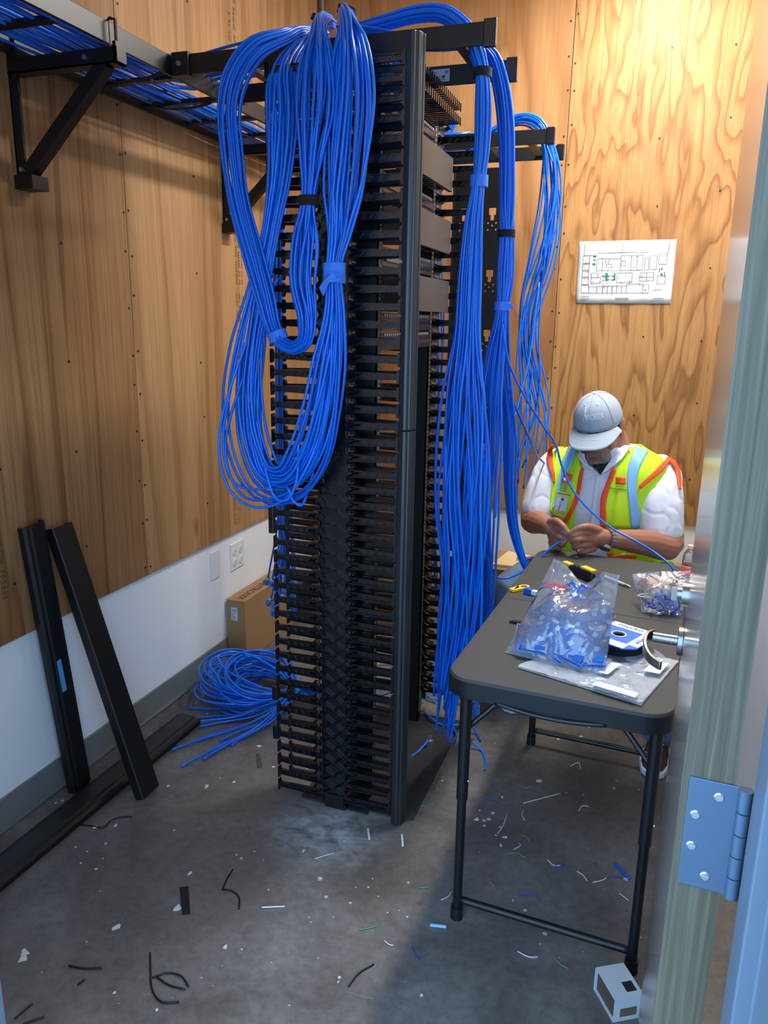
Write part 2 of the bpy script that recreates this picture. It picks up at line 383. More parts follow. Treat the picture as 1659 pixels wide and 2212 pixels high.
# ------------------------------------------------------------------ cable manager fingers
U = .04445
def finger_mesh(L, name, lat=True):
    b = MB(); n = 6
    # web, flanges, T tip, arc lattice
    b.prism([(0, -.012), (L-.004, -.007), (L-.004, .006), (0, .009)], -.0012, .0012, 1)
    b.prism([(0, .0075), (L-.004, .0045), (L-.004, .0068), (0, .0105)], -.0055, .0055, 1)
    b.prism([(0, -.0125), (L-.004, -.0082), (L-.004, -.006), (0, -.0095)], -.0055, .0055, 1)
    tip = [(L-.013, -.0065), (L-.008, -.009), (L-.006, -.018), (L-.003, -.0198), (L, -.018), (L, .0165), (L-.003, .0185), (L-.006, .0165), (L-.008, .008), (L-.013, .006)]
    b.prism(tip, -.0065, .0065, 1)
    if lat:
        k = 5
        for i in range(k):
            x0 = .012+(L-.034)*i/k; x1 = .012+(L-.034)*(i+1)/k; xm = (x0+x1)/2
            for s in (-1, 1):
                for (p, q) in (((x0, -.0075), (xm, .0055)), ((xm, .0055), (x1, -.0075))):
                    b.bar((p[0], s*.0028, p[1]), (q[0], s*.0028, q[1]), .004, .0018, (0, 0, 1))
    return b.mesh(name, M['blackplastic'])
FM = finger_mesh(.150, 'finger'); FMs = finger_mesh(.150, 'finger_plain', False)
def guide_mesh():
    # flared cable saddle between two fingers: concave half-round cup bulging toward the spine
    b = MB(); rings = []
    for i in range(11):
        a = math.pi*(-.5+i/10); ring = []
        for yy, k in ((-.016, 1.12), (-.010, .96), (.004, .84), (.03, .80)):
            ring.append((math.cos(a)*.034*k-.008, yy, math.sin(a)*.0212*k))
        rings.append(ring)
    b.loft(rings, False, False)
    return b.mesh('cable_guide', M['blackplastic'], True, False)
GM = guide_mesh()
def xrib_mesh(wd):
    b = MB()
    for p, q in (((-wd/2, -U/2), (wd/2, U/2)), ((-wd/2, U/2), (wd/2, -U/2))):
        b.bar((p[0], -.004, p[1]), (q[0], -.004, q[1]), .0032, .010, (0, 1, 0))
    b.bar((-wd/2, -.002, 0), (-wd*.1, -.002, 0), .006, .002)
    return b.mesh('lattice_rib', M['blackplastic'])
XM = xrib_mesh(.07)
def manager(name, origin, rows, z0, faces, label, group=None, depth_y=.09, lattice=True, right_only=False):
    """double sided vertical cable manager: spine in the middle, fingers left (-x) and right (+x), near and far row"""
    t = empty(name, origin)
    sp = MB()
    sp.box((-.0385, .012, .02), (.0385, .017, 2.13)).box((-.0385, depth_y-.017, .02), (.0385, depth_y-.012, 2.13))
    sp.box((-.006, .017, .02), (.006, depth_y-.017, 2.13)).box((-.0385, .004, .02), (-.0345, .012, 2.13)).box((.0345, .004, .02), (.0385, .012, 2.13))
    sp.build('spine', M['blackplastic'], t)
    for k in range(rows):
        z = z0+k*U
        for (yy, row) in ((.006, 0), (depth_y-.006, 1)):
            if row not in faces: continue
            me = FM if row == 0 and lattice else FMs
            link('finger', me, None, t, (.0385, yy, z))
            if not right_only: link('finger', me, None, t, (-.0385, yy, z), (0, 0, math.pi))
        if lattice:
            link('lattice_rib', XM, None, t, (0, .010, z+U/2))
            g = link('cable_guide', GM, None, t, (-.068, .012, z+U/2))
            g = link('cable_guide', GM, None, t, (.068, .012, z+U/2)); g.scale = (-1, 1, 1)
    return t
mgr = manager('cable_manager', (-.8245, 1.935, 0), 47, .050, (0, 1), '')
tag(mgr, 'near black vertical cable manager with rows of plastic fingers facing the doorway', 'cable manager')
# hinged cover on the right (open side toward the table): extruded profile in two lengths
cov = [(-.634, 1.932), (-.620, 1.927), (-.613, 1.928), (-.610, 1.934), (-.604, 1.936), (-.600, 1.943), (-.600, 1.954), (-.596, 1.958), (-.596, 1.966), (-.602, 1.974), (-.612, 1.974), (-.612, 1.950), (-.634, 1.950)]
cv = [(a+.8245, b-1.935) for a, b in cov]
MB().prism(cv, 1.2005, 2.145).build('cover', M['cover'], mgr, bevel=.0012)
MB().prism(cv, .004, 1.1975).build('cover', M['cover'], mgr, bevel=.0012)
for zz in (.06, 1.0, 1.3, 2.08): MB().box((.185, .018, zz), (.205, .034, zz+.02)).build('latch', M['blackplastic'], mgr)
# small latch blocks at the left finger tips
for k in (4, 7, 19, 20): MB().box((-.202, -.004, .03+k*U), (-.186, .012, .075+k*U)).build('latch', M['blackplastic'], mgr, bevel=.002)
MB().box((-.03, .004, .006), (.04, .09, .05)).box((.04, .03, .006), (.1, .06, .03)).build('foot', M['black'], mgr, bevel=.002)
mg2 = manager('cable_manager', (-.79, 2.63, 0), 45, .10, (0,), '')
tag(mg2, 'far black vertical cable manager behind the hanging blue bundles', 'cable manager')
# ------------------------------------------------------------------ two post rack with base plate
rk = empty('equipment_rack', (-.775, 2.3, 0))
for y0 in (-.265, .245):
    b = MB().box((-.04, y0, .006), (.04, y0+.004, 2.13)).box((.036, y0, .006), (.04, y0+.034, 2.13)).box((-.04, y0, .006), (-.036, y0+.034, 2.13))
    b.build('upright', M['black'], rk)
    h = MB()
    for k in range(140): h.box((.0402, y0+.012, .04+k*.0148), (.0408, y0+.021, .0485+k*.0148))
    h.build('hole_strip', simple('hole_highlights', (120, 112, 104), .5), rk)['kind'] = 'stuff'  # pale squares stand for highlights on the rail holes, put into colour
MB().box((-.04, -.265, 2.131), (.04, .28, 2.139)).build('top_bar', M['black'], rk)
bp = MB().prism([(-.17, -.34), (.06, -.352), (.06, -.33), (.185, -.335), (.20, -.32), (.20, .31), (-.17, .31)], 0.0005, .006)
bp.build('base_plate', simple('scuffed_steel_plate', (58, 58, 60), .45, metal=.3, noise=.35, nscale=18), rk, bevel=.001)
for xx, yy in ((-.16, -.325), (-.12, -.327), (.15, -.315), (.19, -.28)): MB().cyl((xx, yy, .006), (xx, yy, .0066), .005, 10).build('bolt_hole', M['blackink'], rk)
MB().cyl((.125, .12, .006), (.125, .12, .014), .014, 6).cyl((.125, .12, .014), (.125, .12, .03), .006, 10).build('anchor_bolt', M['zinc'], rk)
MB().cyl((.125, -.28, .006), (.125, -.28, .014), .014, 6).cyl((.125, -.28, .014), (.125, -.28, .03), .006, 10).build('anchor_bolt', M['zinc'], rk)
tag(rk, 'black two post equipment rack with bolted base plate between the cable managers', 'rack')
# horizontal cable managers with charcoal covers standing proud of the rack
cfm = MB().box((-.055, -.004, -.0012), (-.002, .004, .0012)).mesh('comb_finger', M['blackplastic'])
for zc_, lab in ((1.935, 'upper charcoal cover of a horizontal cable manager in the rack'), (1.745, 'middle charcoal cover of a horizontal cable manager in the rack'), (1.56, 'lowest charcoal cover of a horizontal cable manager in the rack')):
    p = empty('horizontal_cable_manager', (-.676, 2.3, zc_))
    MB().box((-.003, -.241, -.05), (.0, .262, .05)).box((-.012, -.241, .047), (-.003, .262, .05)).box((-.012, -.241, -.05), (-.003, .262, -.047)).build('cover', M['greypanel'], p, bevel=.001)
    MB().box((-.058, -.241, -.046), (-.055, .241, .046)).build('back_plate', M['black'], p)
    for k in range(15):
        for zz in (-.043, .043): link('comb_finger', cfm, None, p, (0, -.225+k*.0325, zz))
    tag(p, lab, 'cable manager')
# patch panels: port row in front, comb of cable support behind
port = MB().box((-.001, -.0085, -.008), (.006, .0085, .008)).mesh('port', M['blackplastic'])
lblm = MB().box((.0, -.005, -.0035), (.0022, .005, .0035)).mesh('port_label', simple('pale_grey_label', (172, 172, 168), .5))
pins = MB()
def patch(zc_, lab, hh=.05):
    p = empty('patch_panel', (-.733, 2.3, zc_))
    MB().box((-.002, -.241, -hh/2), (0, .241, hh/2)).build('face', M['black'], p, bevel=.0008)
    for k in range(24):
        yy = -.212+k*.0184
        link('port', port, None, p, (.0005, yy, -.004)); link('port_label', lblm, None, p, (.0005, yy, hh/2-.007))
        link('port_label', lblm, None, p, (-.030, yy, hh/2-.02), (0, 0, math.pi))
    MB().box((-.028, -.225, -hh/2+.004), (-.002, .215, hh/2-.006)).build('body', simple('grey_port_housing', (96, 90, 84), .5), p)
    c = MB().bar((-.11, -.23, -.012), (-.11, .23, -.012), .004, .004).bar((-.02, -.23, -.018), (-.11, -.23, -.012), .004, .004).bar((-.02, .23, -.018), (-.11, .23, -.012), .004, .004)
    for k in range(25): c.bar((-.026, -.221+k*.0184, -.014), (-.11, -.221+k*.0184, -.012), .0016, .0016)
    c.build('cable_support', M['steel'], p)
    tag(p, lab, 'patch panel', 'patch panels in the rack')
for zc_, lab in ((2.045, 'topmost patch panel in the rack above the upper charcoal cover'), (1.84, 'patch panel between the upper and middle charcoal covers'), (1.652, 'patch panel between the middle and lowest charcoal covers'), (1.478, 'patch panel just below the lowest charcoal cover'), (1.425, 'lowest patch panel with white port labels in the rack')): patch(zc_, lab)
# horizontal comb manager on top
hm = empty('horizontal_cable_manager', (-.731, 2.3, 2.103))
MB().box((-.004, -.241, -.03), (0, .241, .02)).build('back_plate', M['black'], hm)
combm = MB().box((0, -.004, -.0015), (.085, .004, .0015)).box((.082, -.0045, -.006), (.085, .0045, .016)).mesh('comb_finger', M['blackplastic'])
for k in range(22):
    for zz in (-.026, .014): link('comb_finger', combm, None, hm, (0, -.225+k*.0214, zz))
tag(hm, 'black comb shaped horizontal cable manager at the rack top', 'cable manager')
# keyhole back plate of the far frame
kp = empty('far_rack_frame', (-.735, 3.2, 0))
pl = MB()
cells = []
def plate_with_holes(mb, x0, x1, z0, z1, y0, y1, holes):
    """front sheet split into strips around rectangular keyholes"""
    zs = sorted(set([z0, z1]+[h[2] for h in holes]+[h[3] for h in holes])); xs = sorted(set([x0, x1]+[h[0] for h in holes]+[h[1] for h in holes]))
    for i in range(len(xs)-1):
        run = None
        for j in range(len(zs)-1):
            xm, zm = (xs[i]+xs[i+1])/2, (zs[j]+zs[j+1])/2
            if any(h[0] < xm < h[1] and h[2] < zm < h[3] for h in holes):
                if run is not None: mb.box((xs[i], y0, run), (xs[i+1], y1, zs[j])); run = None
            elif run is None: run = zs[j]
        if run is not None: mb.box((xs[i], y0, run), (xs[i+1], y1, z1))
holes = []
for k in range(7):
    zc_ = 1.90-k*.235
    for xx in (-.058, .058):
        holes += [(xx-.014, xx+.014, zc_-.004, zc_+.022), (xx-.007, xx+.007, zc_-.024, zc_-.004)]
        for dx, dz in ((-.016, -.034), (.016, -.034), (0, -.044), (-.016, -.06), (.016, -.06)): holes.append((xx+dx-.003, xx+dx+.003, zc_+dz-.003, zc_+dz+.003))
plate_with_holes(pl, -.095, .095, .004, 2.07, 0, .003, holes)
pl.build('back_plate', M['black'], kp)
MB().box((-.098, -.03, .004), (-.095, .01, 2.07)).build('flange', M['black'], kp); MB().box((.095, -.001, .004), (.098, .03, 2.07)).build('flange', M['black'], kp)
MB().box((-.12, -.06, .001), (.12, .08, .0039)).build('foot', M['black'], kp)
tag(kp, 'tall black plate with keyhole slots behind the right blue bundles', 'rack')
# ------------------------------------------------------------------ ladder runways
ZL = 2.165; RH = .052
def rail(mb, p, q, wd=.0095): mb.bar(p, q, wd, RH)
lw = empty('cable_runway', (-1.52, 0, ZL))
for xx in (-.15, .15): MB().bar((xx, .72, 0), (xx, 3.62, 0), .0095, RH).build('side_rail', M['black'], lw, bevel=.0015)
for yy in np.arange(.95, 3.6, .235): MB().bar((-.146, yy, -.008), (.146, yy, -.008), .026, .013).build('rung', M['black'], lw, bevel=.001)
tag(lw, 'black cable runway fixed along the left plywood wall', 'cable runway')
def cross(name, y0, label, x0=-1.355, x1=-.452):
    t = empty(name, (0, y0+.148, ZL))
    for s in (-1, 1):
        r = MB().bar((x0, s*.148, 0), (x1, s*.148, 0), .0095, RH).build('side_rail', M['black'], t, bevel=.0015)
        MB().box((x1-.026, s*.148-.009, -RH/2-.005), (x1+.006, s*.148+.009, RH/2+.005)).build('end_cap', M['blackplastic'], t, bevel=.003)
        MB().box((x0-.004, s*.148-.016, -RH/2-.004), (x0+.05, s*.148+.012, RH/2+.004)).build('corner_clamp', M['black'], t, bevel=.002)
        MB().cyl((x0+.02, s*.148-.02, 0), (x0+.02, s*.148-.01, 0), .007, 8).build('clamp_bolt', M['zinc'], t)
    for xx in (-1.15, -.93, -.70, -.545): MB().bar((xx, -.143, -.008), (xx, .143, -.008), .026, .013, (0, 0, 1)).build('rung', M['black'], t, bevel=.001)
    tag(t, label, 'cable runway')
    return t
c1 = cross('cable_runway', 2.06, 'black cable runway crossing over the near cable manager')
cross('cable_runway', 3.17, 'far black cable runway near the back wall')
# product label on the far rail of the near runway
lb = MB().box((-.716, .1418, -.016), (-.640, .1426, .017)).build('label_plate', simple('pale_silver_label', (176, 190, 204), .5), c1, bevel=.0005)
put_text('BLACK BOX', .0100, M['blackink'], lb, (-.684, .1415, -.0055), (1, 0, 0), (0, 0, 1))
q_ = MB()
for x0_, x1_, zz in ((-.700, -.686, .0125), (-.706, -.678, .008), (-.698, -.688, .0035), (-.708, -.690, -.012), (-.672, -.650, -.012)): q_.box((x0_, .1412, zz), (x1_, .1418, zz+.0016))
q_.build('label_print', M['ink'], lb)['kind'] = 'stuff'
MB().cyl((-.657, .1418, -.003), (-.657, .1411, -.003), .0042, 14).build('round_mark', M['ink'], lb)
MB().prism([(-.654, .004), (-.645, .002), (-.642, .010), (-.648, .014), (-.656, .012)], .1411, .1418, 1).build('map_mark', simple('grey_blue_map_print', (116, 136, 160), .6), lb)
# wall brackets
def bracket(y0, label):
    t = empty('wall_bracket', (XL+PT, y0, ZL-.034))
    MB().box((.0, -.018, -.31), (.004, .018, .05)).box((.0, -.018, -.31), (.03, -.015, .05)).build('wall_leg', M['black'], t)
    MB().box((.0, -.02, -.036), (.345, .02, -.032)).box((.0, -.02, -.036), (.345, -.017, 0)).box((.335, -.02, -.036), (.345, .02, .012)).build('arm', M['black'], t)
    MB().bar((.02, .0, -.285), (.30, 0, -.03), .032, .034, (0, 1, 0)).build('brace', M['black'], t)
    MB().box((0, -.03, -.32), (.06, .03, -.285)).build('lower_lug', M['black'], t)
    for x_, z_ in ((.25, -.018), (.018, -.27)): MB().cyl((x_, -.024, z_), (x_, -.017, z_), .006, 10).build('bolt', M['zinc'], t)
    MB().tube([(.318, -.01, -.03), (.318, -.01, .062), (.325, -.01, .066), (.34, -.01, .062), (.34, -.01, -.03)], .004, 8).build('j_bolt', M['black'], t)
    tag(t, label, 'bracket')
bracket(1.80, 'black triangular wall bracket under the runway at the upper left')
bracket(2.865, 'black wall bracket half hidden by the hanging cable loops')
# ------------------------------------------------------------------ cables
RC = .0040
NC = [0]
def cable(path, label, group, name='network_cable', r=RC, n=None, sides=7, mat=None):
    P = np.asarray(path, float)
    b = MB(); b.tube(P, r, sides)
    o = link(name, b.mesh(name, mat or M['cable'], True, False), None); NC[0] += 1
    tag(o, label, 'cable', group); return o
def sunflower(n):
    i = np.arange(n)+.5; rr = np.sqrt(i/n); th = i*2.399963
    return np.stack([rr*np.cos(th), rr*np.sin(th)], 1)
def wander(n, k, amp):
    """smooth random walk of n samples from k knots"""
    kn = RNG.normal(0, 1, (k, 1)); xs = np.linspace(0, 1, k); t = np.linspace(0, 1, n)
    kk = np.concatenate([kn, np.zeros((k, 2))], 1); kk[:, 1] = xs*3
    return spline(kk[:, [1, 2, 0]], n)[:, 2]*amp
def bundle(pts, n, label, group, ref=(0, 1, 0), dfac=.55, loose=.35, cut=0.0, ns=64, world=False, r=RC, shuffle=0.0):
    """pts: (px,py,Y,halfwidth_px) or world (x,y,z,halfwidth_m); returns list of sampled paths"""
    Q = []
    for p in pts:
        if world: Q.append((p[0], p[1], p[2], p[3]))
        else:
            c = at(p[0], p[1], y=p[2]); Q.append((*c, max(p[3], 3)*depth(c)/FPX))
    Q = np.array(Q); S = spline(Q, ns); C, W = S[:, :3], np.maximum(S[:, 3], r)
    T, N, B = frames(C, ref)
    D = sunflower(n); out = []
    rt = r*math.sqrt(n)*1.02
    for i in range(n):
        a, b = D[i]
        lo = np.clip((W-rt*.9)/rt, 0, 1.2)*loose
        wa = wander(ns, 7, .45)*lo; wb = wander(ns, 7, .5)*lo
        ww = np.maximum(W-r, 0); dd = np.maximum(np.minimum(W*dfac, rt*1.15), rt*rt/np.maximum(W, 1e-4)*.8)
        P = C+N*((a+wa)*ww)[:, None]+B*((b+wb)*dd)[:, None]
        if cut:
            m = int(ns*(1-RNG.uniform(0, cut))); P = P[:max(m, 6)]
        P[:, 2] = np.maximum(P[:, 2], r+.0005)
        out.append(P); cable(P, label, group, r=r)
    return out
def strap(px, py, Y, hw, h, label, mat=None, tilt=0.0, n=30, dfac=.62, name='cable_strap', cat='strap', vec=None):
    c = at(px, py, y=Y); k = depth(c)/FPX; hh = h*k; W_ = hw*k; rt = RC*math.sqrt(n)*1.02; a = W_+.003; b_ = max(min(W_*.55, rt*1.15), rt*rt/W_*.8)+.005
    t = MB(); rings = []
    ax = np.array(vec if vec is not None else (math.sin(tilt), 0, math.cos(tilt)), float); ax /= np.linalg.norm(ax)
    la = np.cross((0, 1., 0), ax); la /= np.linalg.norm(la); dp = np.cross(ax, la)
    for rr, zz in ((0, -1), (0, 1), (-.0022, 1), (-.0022, -1)):
        rings.append([c+la*(a+rr)*math.cos(q)+dp*(b_+rr)*math.sin(q)+ax*hh/2*zz for q in np.linspace(0, 2*math.pi, 28, endpoint=False)])
    rings.append(rings[0]); t.loft(rings, False)
    o = t.build(name, mat or M['velcro'], None, 'auto'); tag(o, label, cat); return o
G = 'blue network cables'
Lb1 = 'blue cable in the short strapped loop hanging from the runway'
b1 = [(700, 78, 2.16, 14), (665, 72, 2.10, 17), (620, 77, 2.0, 20), (552, 104, 1.92, 30), (510, 165, 1.885, 32), (495, 235, 1.88, 30), (502, 335, 1.88, 30), (517, 435, 1.88, 27), (548, 545, 1.88, 27), (573, 640, 1.88, 25), (588, 705, 1.88, 21), (606, 738, 1.87, 17), (632, 752, 1.865, 17), (658, 737, 1.855, 22), (664, 690, 1.85, 27), (652, 610, 1.85, 34), (657, 520, 1.85, 32), (667, 434, 1.85, 18), (672, 340, 1.85, 28), (684, 210, 1.86, 42), (688, 115, 1.88, 35), (690, 62, 1.93, 18), (698, 44, 2.0, 16), (712, 48, 2.1, 16)]
bundle(b1, 27, Lb1, G+' in the short loop', loose=.60, ns=110)
Lb2 = 'blue cable in the long taped loop reaching down past mid rack'
b2 = [(752, 44, 2.08, 15), (748, 26, 2.0, 14), (750, 45, 1.93, 22), (757, 110, 1.89, 43), (758, 200, 1.875, 53), (752, 300, 1.87, 50), (743, 400, 1.87, 43), (732, 500, 1.865, 29), (721, 575, 1.86, 20), (721, 680, 1.86, 25), (711, 780, 1.86, 34), (696, 880, 1.865, 37), (668, 975, 1.87, 42), (625, 1035, 1.88, 40), (578, 1030, 1.885, 42), (545, 960, 1.89, 44), (533, 860, 1.895, 42), (542, 740, 1.90, 36), (562, 620, 1.905, 27), (585, 500, 1.91, 22), (604, 380, 1.915, 30), (612, 250, 1.92, 38), (612, 160, 1.94, 34), (645, 100, 2.02, 20), (690, 74, 2.14, 15)]
bundle(b2, 28, Lb2, G+' in the long loop', loose=.62, ns=120)
for pts in ([(590, 590), (565, 640), (532, 740), (500, 830), (480, 900), (473, 960), (480, 1020), (505, 1070), (545, 1095), (585, 1093), (625, 1070), (660, 1015), (690, 940), (705, 860)],
            [(590, 560), (545, 640), (518, 740), (496, 850), (483, 930), (485, 990), (503, 1040), (540, 1057), (590, 1048), (630, 1020), (672, 930), (694, 800)],
            [(600, 600), (560, 690), (530, 800), (498, 900), (487, 960), (498, 1030), (530, 1075), (580, 1078), (640, 1050), (680, 960), (705, 830)],
            [(690, 900), (680, 1000), (665, 1060), (650, 1092), (632, 1080), (622, 1055), (600, 1050), (590, 1040)],
            [(720, 700), (680, 870), (655, 900), (645, 960), (640, 1040), (620, 1080), (597, 1078), (580, 1040), (560, 940), (540, 840)]):
    cable(spline([at(a, b, y=(1.91 if i < 2 else 1.88 if i == 2 or i >= len(pts)-2 else 1.855)+.008*math.sin(i*.9)) for i, (a, b) in enumerate(pts)], 70), 'stray blue cable sagging outside the long loop', G+' straying from the long loop')
strap(667, 434, 1.85, 20, 21, 'black hook and loop strap around the short cable loop')
strap(691, 45, 1.99, 17, 12, 'black strap at the top of the short cable loop', tilt=.5)
strap(750, 24, 1.99, 19, 14, 'black strap at the top of the long cable loop', tilt=.3)
strap(722, 590, 1.86, 23, 42, 'blue masking tape wrapped round the long cable loop', M['tape'], name='masking_tape', cat='tape')
strap(600, 727, 1.875, 20, 20, 'blue masking tape at the bottom of the short cable loop', M['tape'], name='masking_tape', cat='tape', vec=(.45, 0, -1))
def tape_flag(pts, label):
    c = MB(); k = len(pts)//2
    V = [p for p in pts]+[tuple(np.array(p)+np.array((.0, .0025, .0))) for p in pts]
    n = len(pts); c.add(V, [tuple(range(n)), tuple(range(2*n-1, n-1, -1))]+[(i, (i+1) % n, n+(i+1) % n, n+i) for i in range(n)])
    o = c.build('masking_tape_flag', M['tape']); tag(o, label, 'tape'); return o
tape_flag([tuple(at(a, b, y=1.825)+np.array((0, RNG.uniform(-.006, .006), 0))) for a, b in ((742, 590), (735, 606), (712, 610), (700, 640), (690, 622), (700, 598), (718, 588))], 'crumpled end of blue tape sticking out from the long loop')
# right hanging bundles
Lb3 = 'blue cable in the thick right bundle hanging to the floor'
b3 = [(770, 66, 2.24, 15), (840, 47, 2.22, 18), (905, 30, 2.2, 20), (962, 32, 2.18, 20), (1008, 68, 2.17, 20), (1034, 125, 2.16, 19), (1042, 158, 2.16, 16), (1044, 230, 2.16, 20), (1041, 330, 2.16, 18), (1035, 392, 2.16, 15), (1023, 480, 2.16, 21), (1015, 600, 2.16, 25), (1010, 720, 2.16, 27), (1003, 850, 2.17, 38), (996, 980, 2.18, 47), (992, 1100, 2.19, 50), (995, 1240, 2.21, 45), (988, 1380, 2.23, 42), (972, 1490, 2.26, 32), (955, 1600, 2.3, 28)]
bundle(b3, 34, Lb3, G+' in the thick right bundle', loose=.55, cut=.09, ns=110)
Lb4 = 'blue cable in the second right bundle beside the keyhole plate'
b4top = [(780, 84, 2.32, 12), (860, 96, 2.33, 12), (950, 98, 2.33, 14), (1022, 95, 2.32, 16), (1062, 122, 2.32, 18), (1082, 180, 2.32, 19), (1093, 260, 2.32, 19), (1096, 350, 2.32, 18), (1096, 450, 2.32, 17), (1094, 505, 2.32, 15), (1090, 600, 2.32, 17), (1085, 662, 2.32, 13)]
b4a = b4top+[(1072, 760, 2.33, 22), (1062, 860, 2.34, 27), (1056, 960, 2.35, 30), (1046, 1060, 2.36, 30), (1042, 1180, 2.38, 28), (1040, 1300, 2.42, 27), (1030, 1400, 2.46, 24), (1028, 1500, 2.5, 16), (1030, 1535, 2.52, 14)]
pa = bundle(b4a, 20, Lb4, G+' in the second right bundle', loose=.5, cut=.05, ns=100)
b4b = [(x+(4 if i > 8 else 0), y, d, w) for i, (x, y, d, w) in enumerate(b4top)]+[(1086, 760, 2.36, 18), (1093, 860, 2.42, 20), (1100, 960, 2.47, 17), (1102, 1060, 2.5, 14), (1110, 1140, 2.52, 12), (1128, 1205, 2.53, 9), (1150, 1252, 2.54, 8)]
bundle(b4b, 12, Lb4, G+' in the second right bundle', loose=.4, ns=100, dfac=.9)
Lb5 = 'blue cable in the loose far bundle below the back runway'
b5 = [(1010, 330, 3.34, 12), (1070, 285, 3.33, 12), (1120, 258, 3.32, 13), (1158, 266, 3.30, 15), (1182, 308, 3.29, 14), (1192, 385, 3.28, 20), (1190, 465, 3.28, 22), (1174, 560, 3.27, 22), (1150, 655, 3.27, 22), (1141, 745, 3.26, 22), (1148, 820, 3.24, 28), (1150, 890, 3.2, 36), (1135, 980, 3.15, 36), (1118, 1060, 3.1, 26), (1110, 1120, 3.06, 18)]
bundle(b5, 20, Lb5, G+' in the loose far bundle', loose=.9, cut=.25, ns=90, r=.0034)
strap(1042, 158, 2.16, 18, 18, n=34, label='black strap on the thick right cable bundle near the runway')
strap(1094, 505, 2.32, 17, 15, 'black strap on the second right cable bundle')
strap(1035, 392, 2.16, 17, 24, 'blue tape band around the thick right cable bundle', M['tape'], name='masking_tape', cat='tape')
strap(1085, 661, 2.32, 15, 18, 'blue tape band with a loose flag on the second right bundle', M['tape'], name='masking_tape', cat='tape')
tape_flag([tuple(at(a, b, y=2.30)) for a, b in ((1092, 652), (1104, 656), (1112, 666), (1098, 668), (1090, 670))], 'loose flag of blue tape on the second right bundle')
# cables behind the rack on the left, ending in jacks
Lb8 = 'blue cable hanging behind the left finger tips toward the keystone jacks'
b8 = [(648, 170, 2.8, 18), (632, 215, 2.8, 24), (613, 320, 2.79, 17), (606, 430, 2.78, 14), (602, 600, 2.77, 14), (604, 800, 2.76, 14), (610, 1000, 2.75, 16), (616, 1130, 2.74, 18), (612, 1230, 2.73, 24), (604, 1330, 2.72, 28)]
p8 = bundle(b8, 20, Lb8, G+' behind the left fingers', loose=.8, cut=.10, ns=70)
Lb9 = 'blue cable hanging behind the far cable manager'
bundle([(985, 250, 3.42, 10), (955, 330, 3.42, 12), (945, 450, 3.42, 12), (943, 700, 3.42, 14), (937, 900, 3.42, 13), (933, 1100, 3.40, 14), (930, 1300, 3.38, 20)], 12, Lb9, G+' behind the far cable manager', loose=.8, ns=60)
jm = MB().box((-.0085, -.008, -.032), (.0085, .008, 0)).box((-.0065, -.0095, -.03), (.0065, -.008, -.016)).mesh('body', M['jack'])
jc = MB().box((-.007, -.0086, -.008), (.007, .0086, .003)).mesh('cap', M['zinc'])
def jack(p, label, group, rot=None):
    t = empty('keystone_jack', p); t.rotation_euler = rot or (RNG.uniform(-.5, .5), RNG.uniform(-.4, .4), RNG.uniform(-1.5, 1.5))
    link('body', jm, None, t); link('cap', jc, None, t); tag(t, label, 'connector', group)
for P in p8: jack(P[-1]+np.array((0, 0, .002)), 'blue keystone jack on a cable end beside the brown box', 'jacks at the left cable ends')
for P in pa[:9]:
    if P[-1][2] > .04: jack(P[-1]+np.array((0, 0, .002)), 'blue keystone jack on a cable end behind the table leg', 'jacks at the right cable ends')
# runway cables
Lr = 'blue cable lying along the left wall runway'
for i in range(40):
    xx = -1.64+.0063*i+RNG.normal(0, .001); zz = ZL-.012+abs(RNG.normal(0, .012))+.010*(i % 3)
    ys = np.linspace(.75, 2.55 if i > 22 else 3.1, 9); P = [(xx+RNG.normal(0, .005), y_, zz+RNG.normal(0, .004)) for y_ in ys]
    if i > 22: y1 = 2.10+.0145*(40-i); P = [q for q in P if q[1] < y1-.2]+[(xx+.01, y1-.08, zz+.004), (xx+.06, y1-.015, zz+.012), (xx+.16, y1, zz+.03), (-1.05, y1, zz+.05), (-.85, y1+.01, zz+.05), (-.72, y1+.01, zz+.02)]
    else: y1 = 3.22+.009*(22-i); P = P[:-1]+[(xx, y1-.15, zz), (xx+.05, y1-.02, zz+.01), (xx+.2, y1, zz+.02), (-1.0, y1, zz+.03), (-.8, y1, zz+.03)]
    cable(spline(P, 60), Lr, G+' on the left runway')
for yy in (2.05, 2.42, 1.35): strap_ = None
def hoop(c, a, b_, h, label, axis):
    t = MB(); rings = []; c = np.array(c); ax = np.array(axis, float); la = np.cross((0, 0, 1.), ax); up = np.array((0, 0, 1.))
    for rr, zz in ((0, -1), (0, 1), (-.002, 1), (-.002, -1), (0, -1)):
        rings.append([c+la*(a+rr)*math.cos(q)+up*(b_+rr)*math.sin(q)+ax*h/2*zz for q in np.linspace(0, 2*math.pi, 24, endpoint=False)])
    t.loft(rings, False); tag(t.build('cable_strap', M['velcro'], None, 'auto'), label, 'strap')
hoop((-1.51, 2.06, ZL+.004), .13, .032, .02, 'black strap round the runway cables beside the corner clamp', (0, 1, 0))
hoop((-1.53, 2.36, ZL+.004), .13, .032, .02, 'black strap round the runway cables nearest the hanging loops', (0, 1, 0))
hoop((-1.0, 2.24, ZL+.045), .13, .034, .02, 'black strap round cables crossing above the near runway', (1, 0, 0))
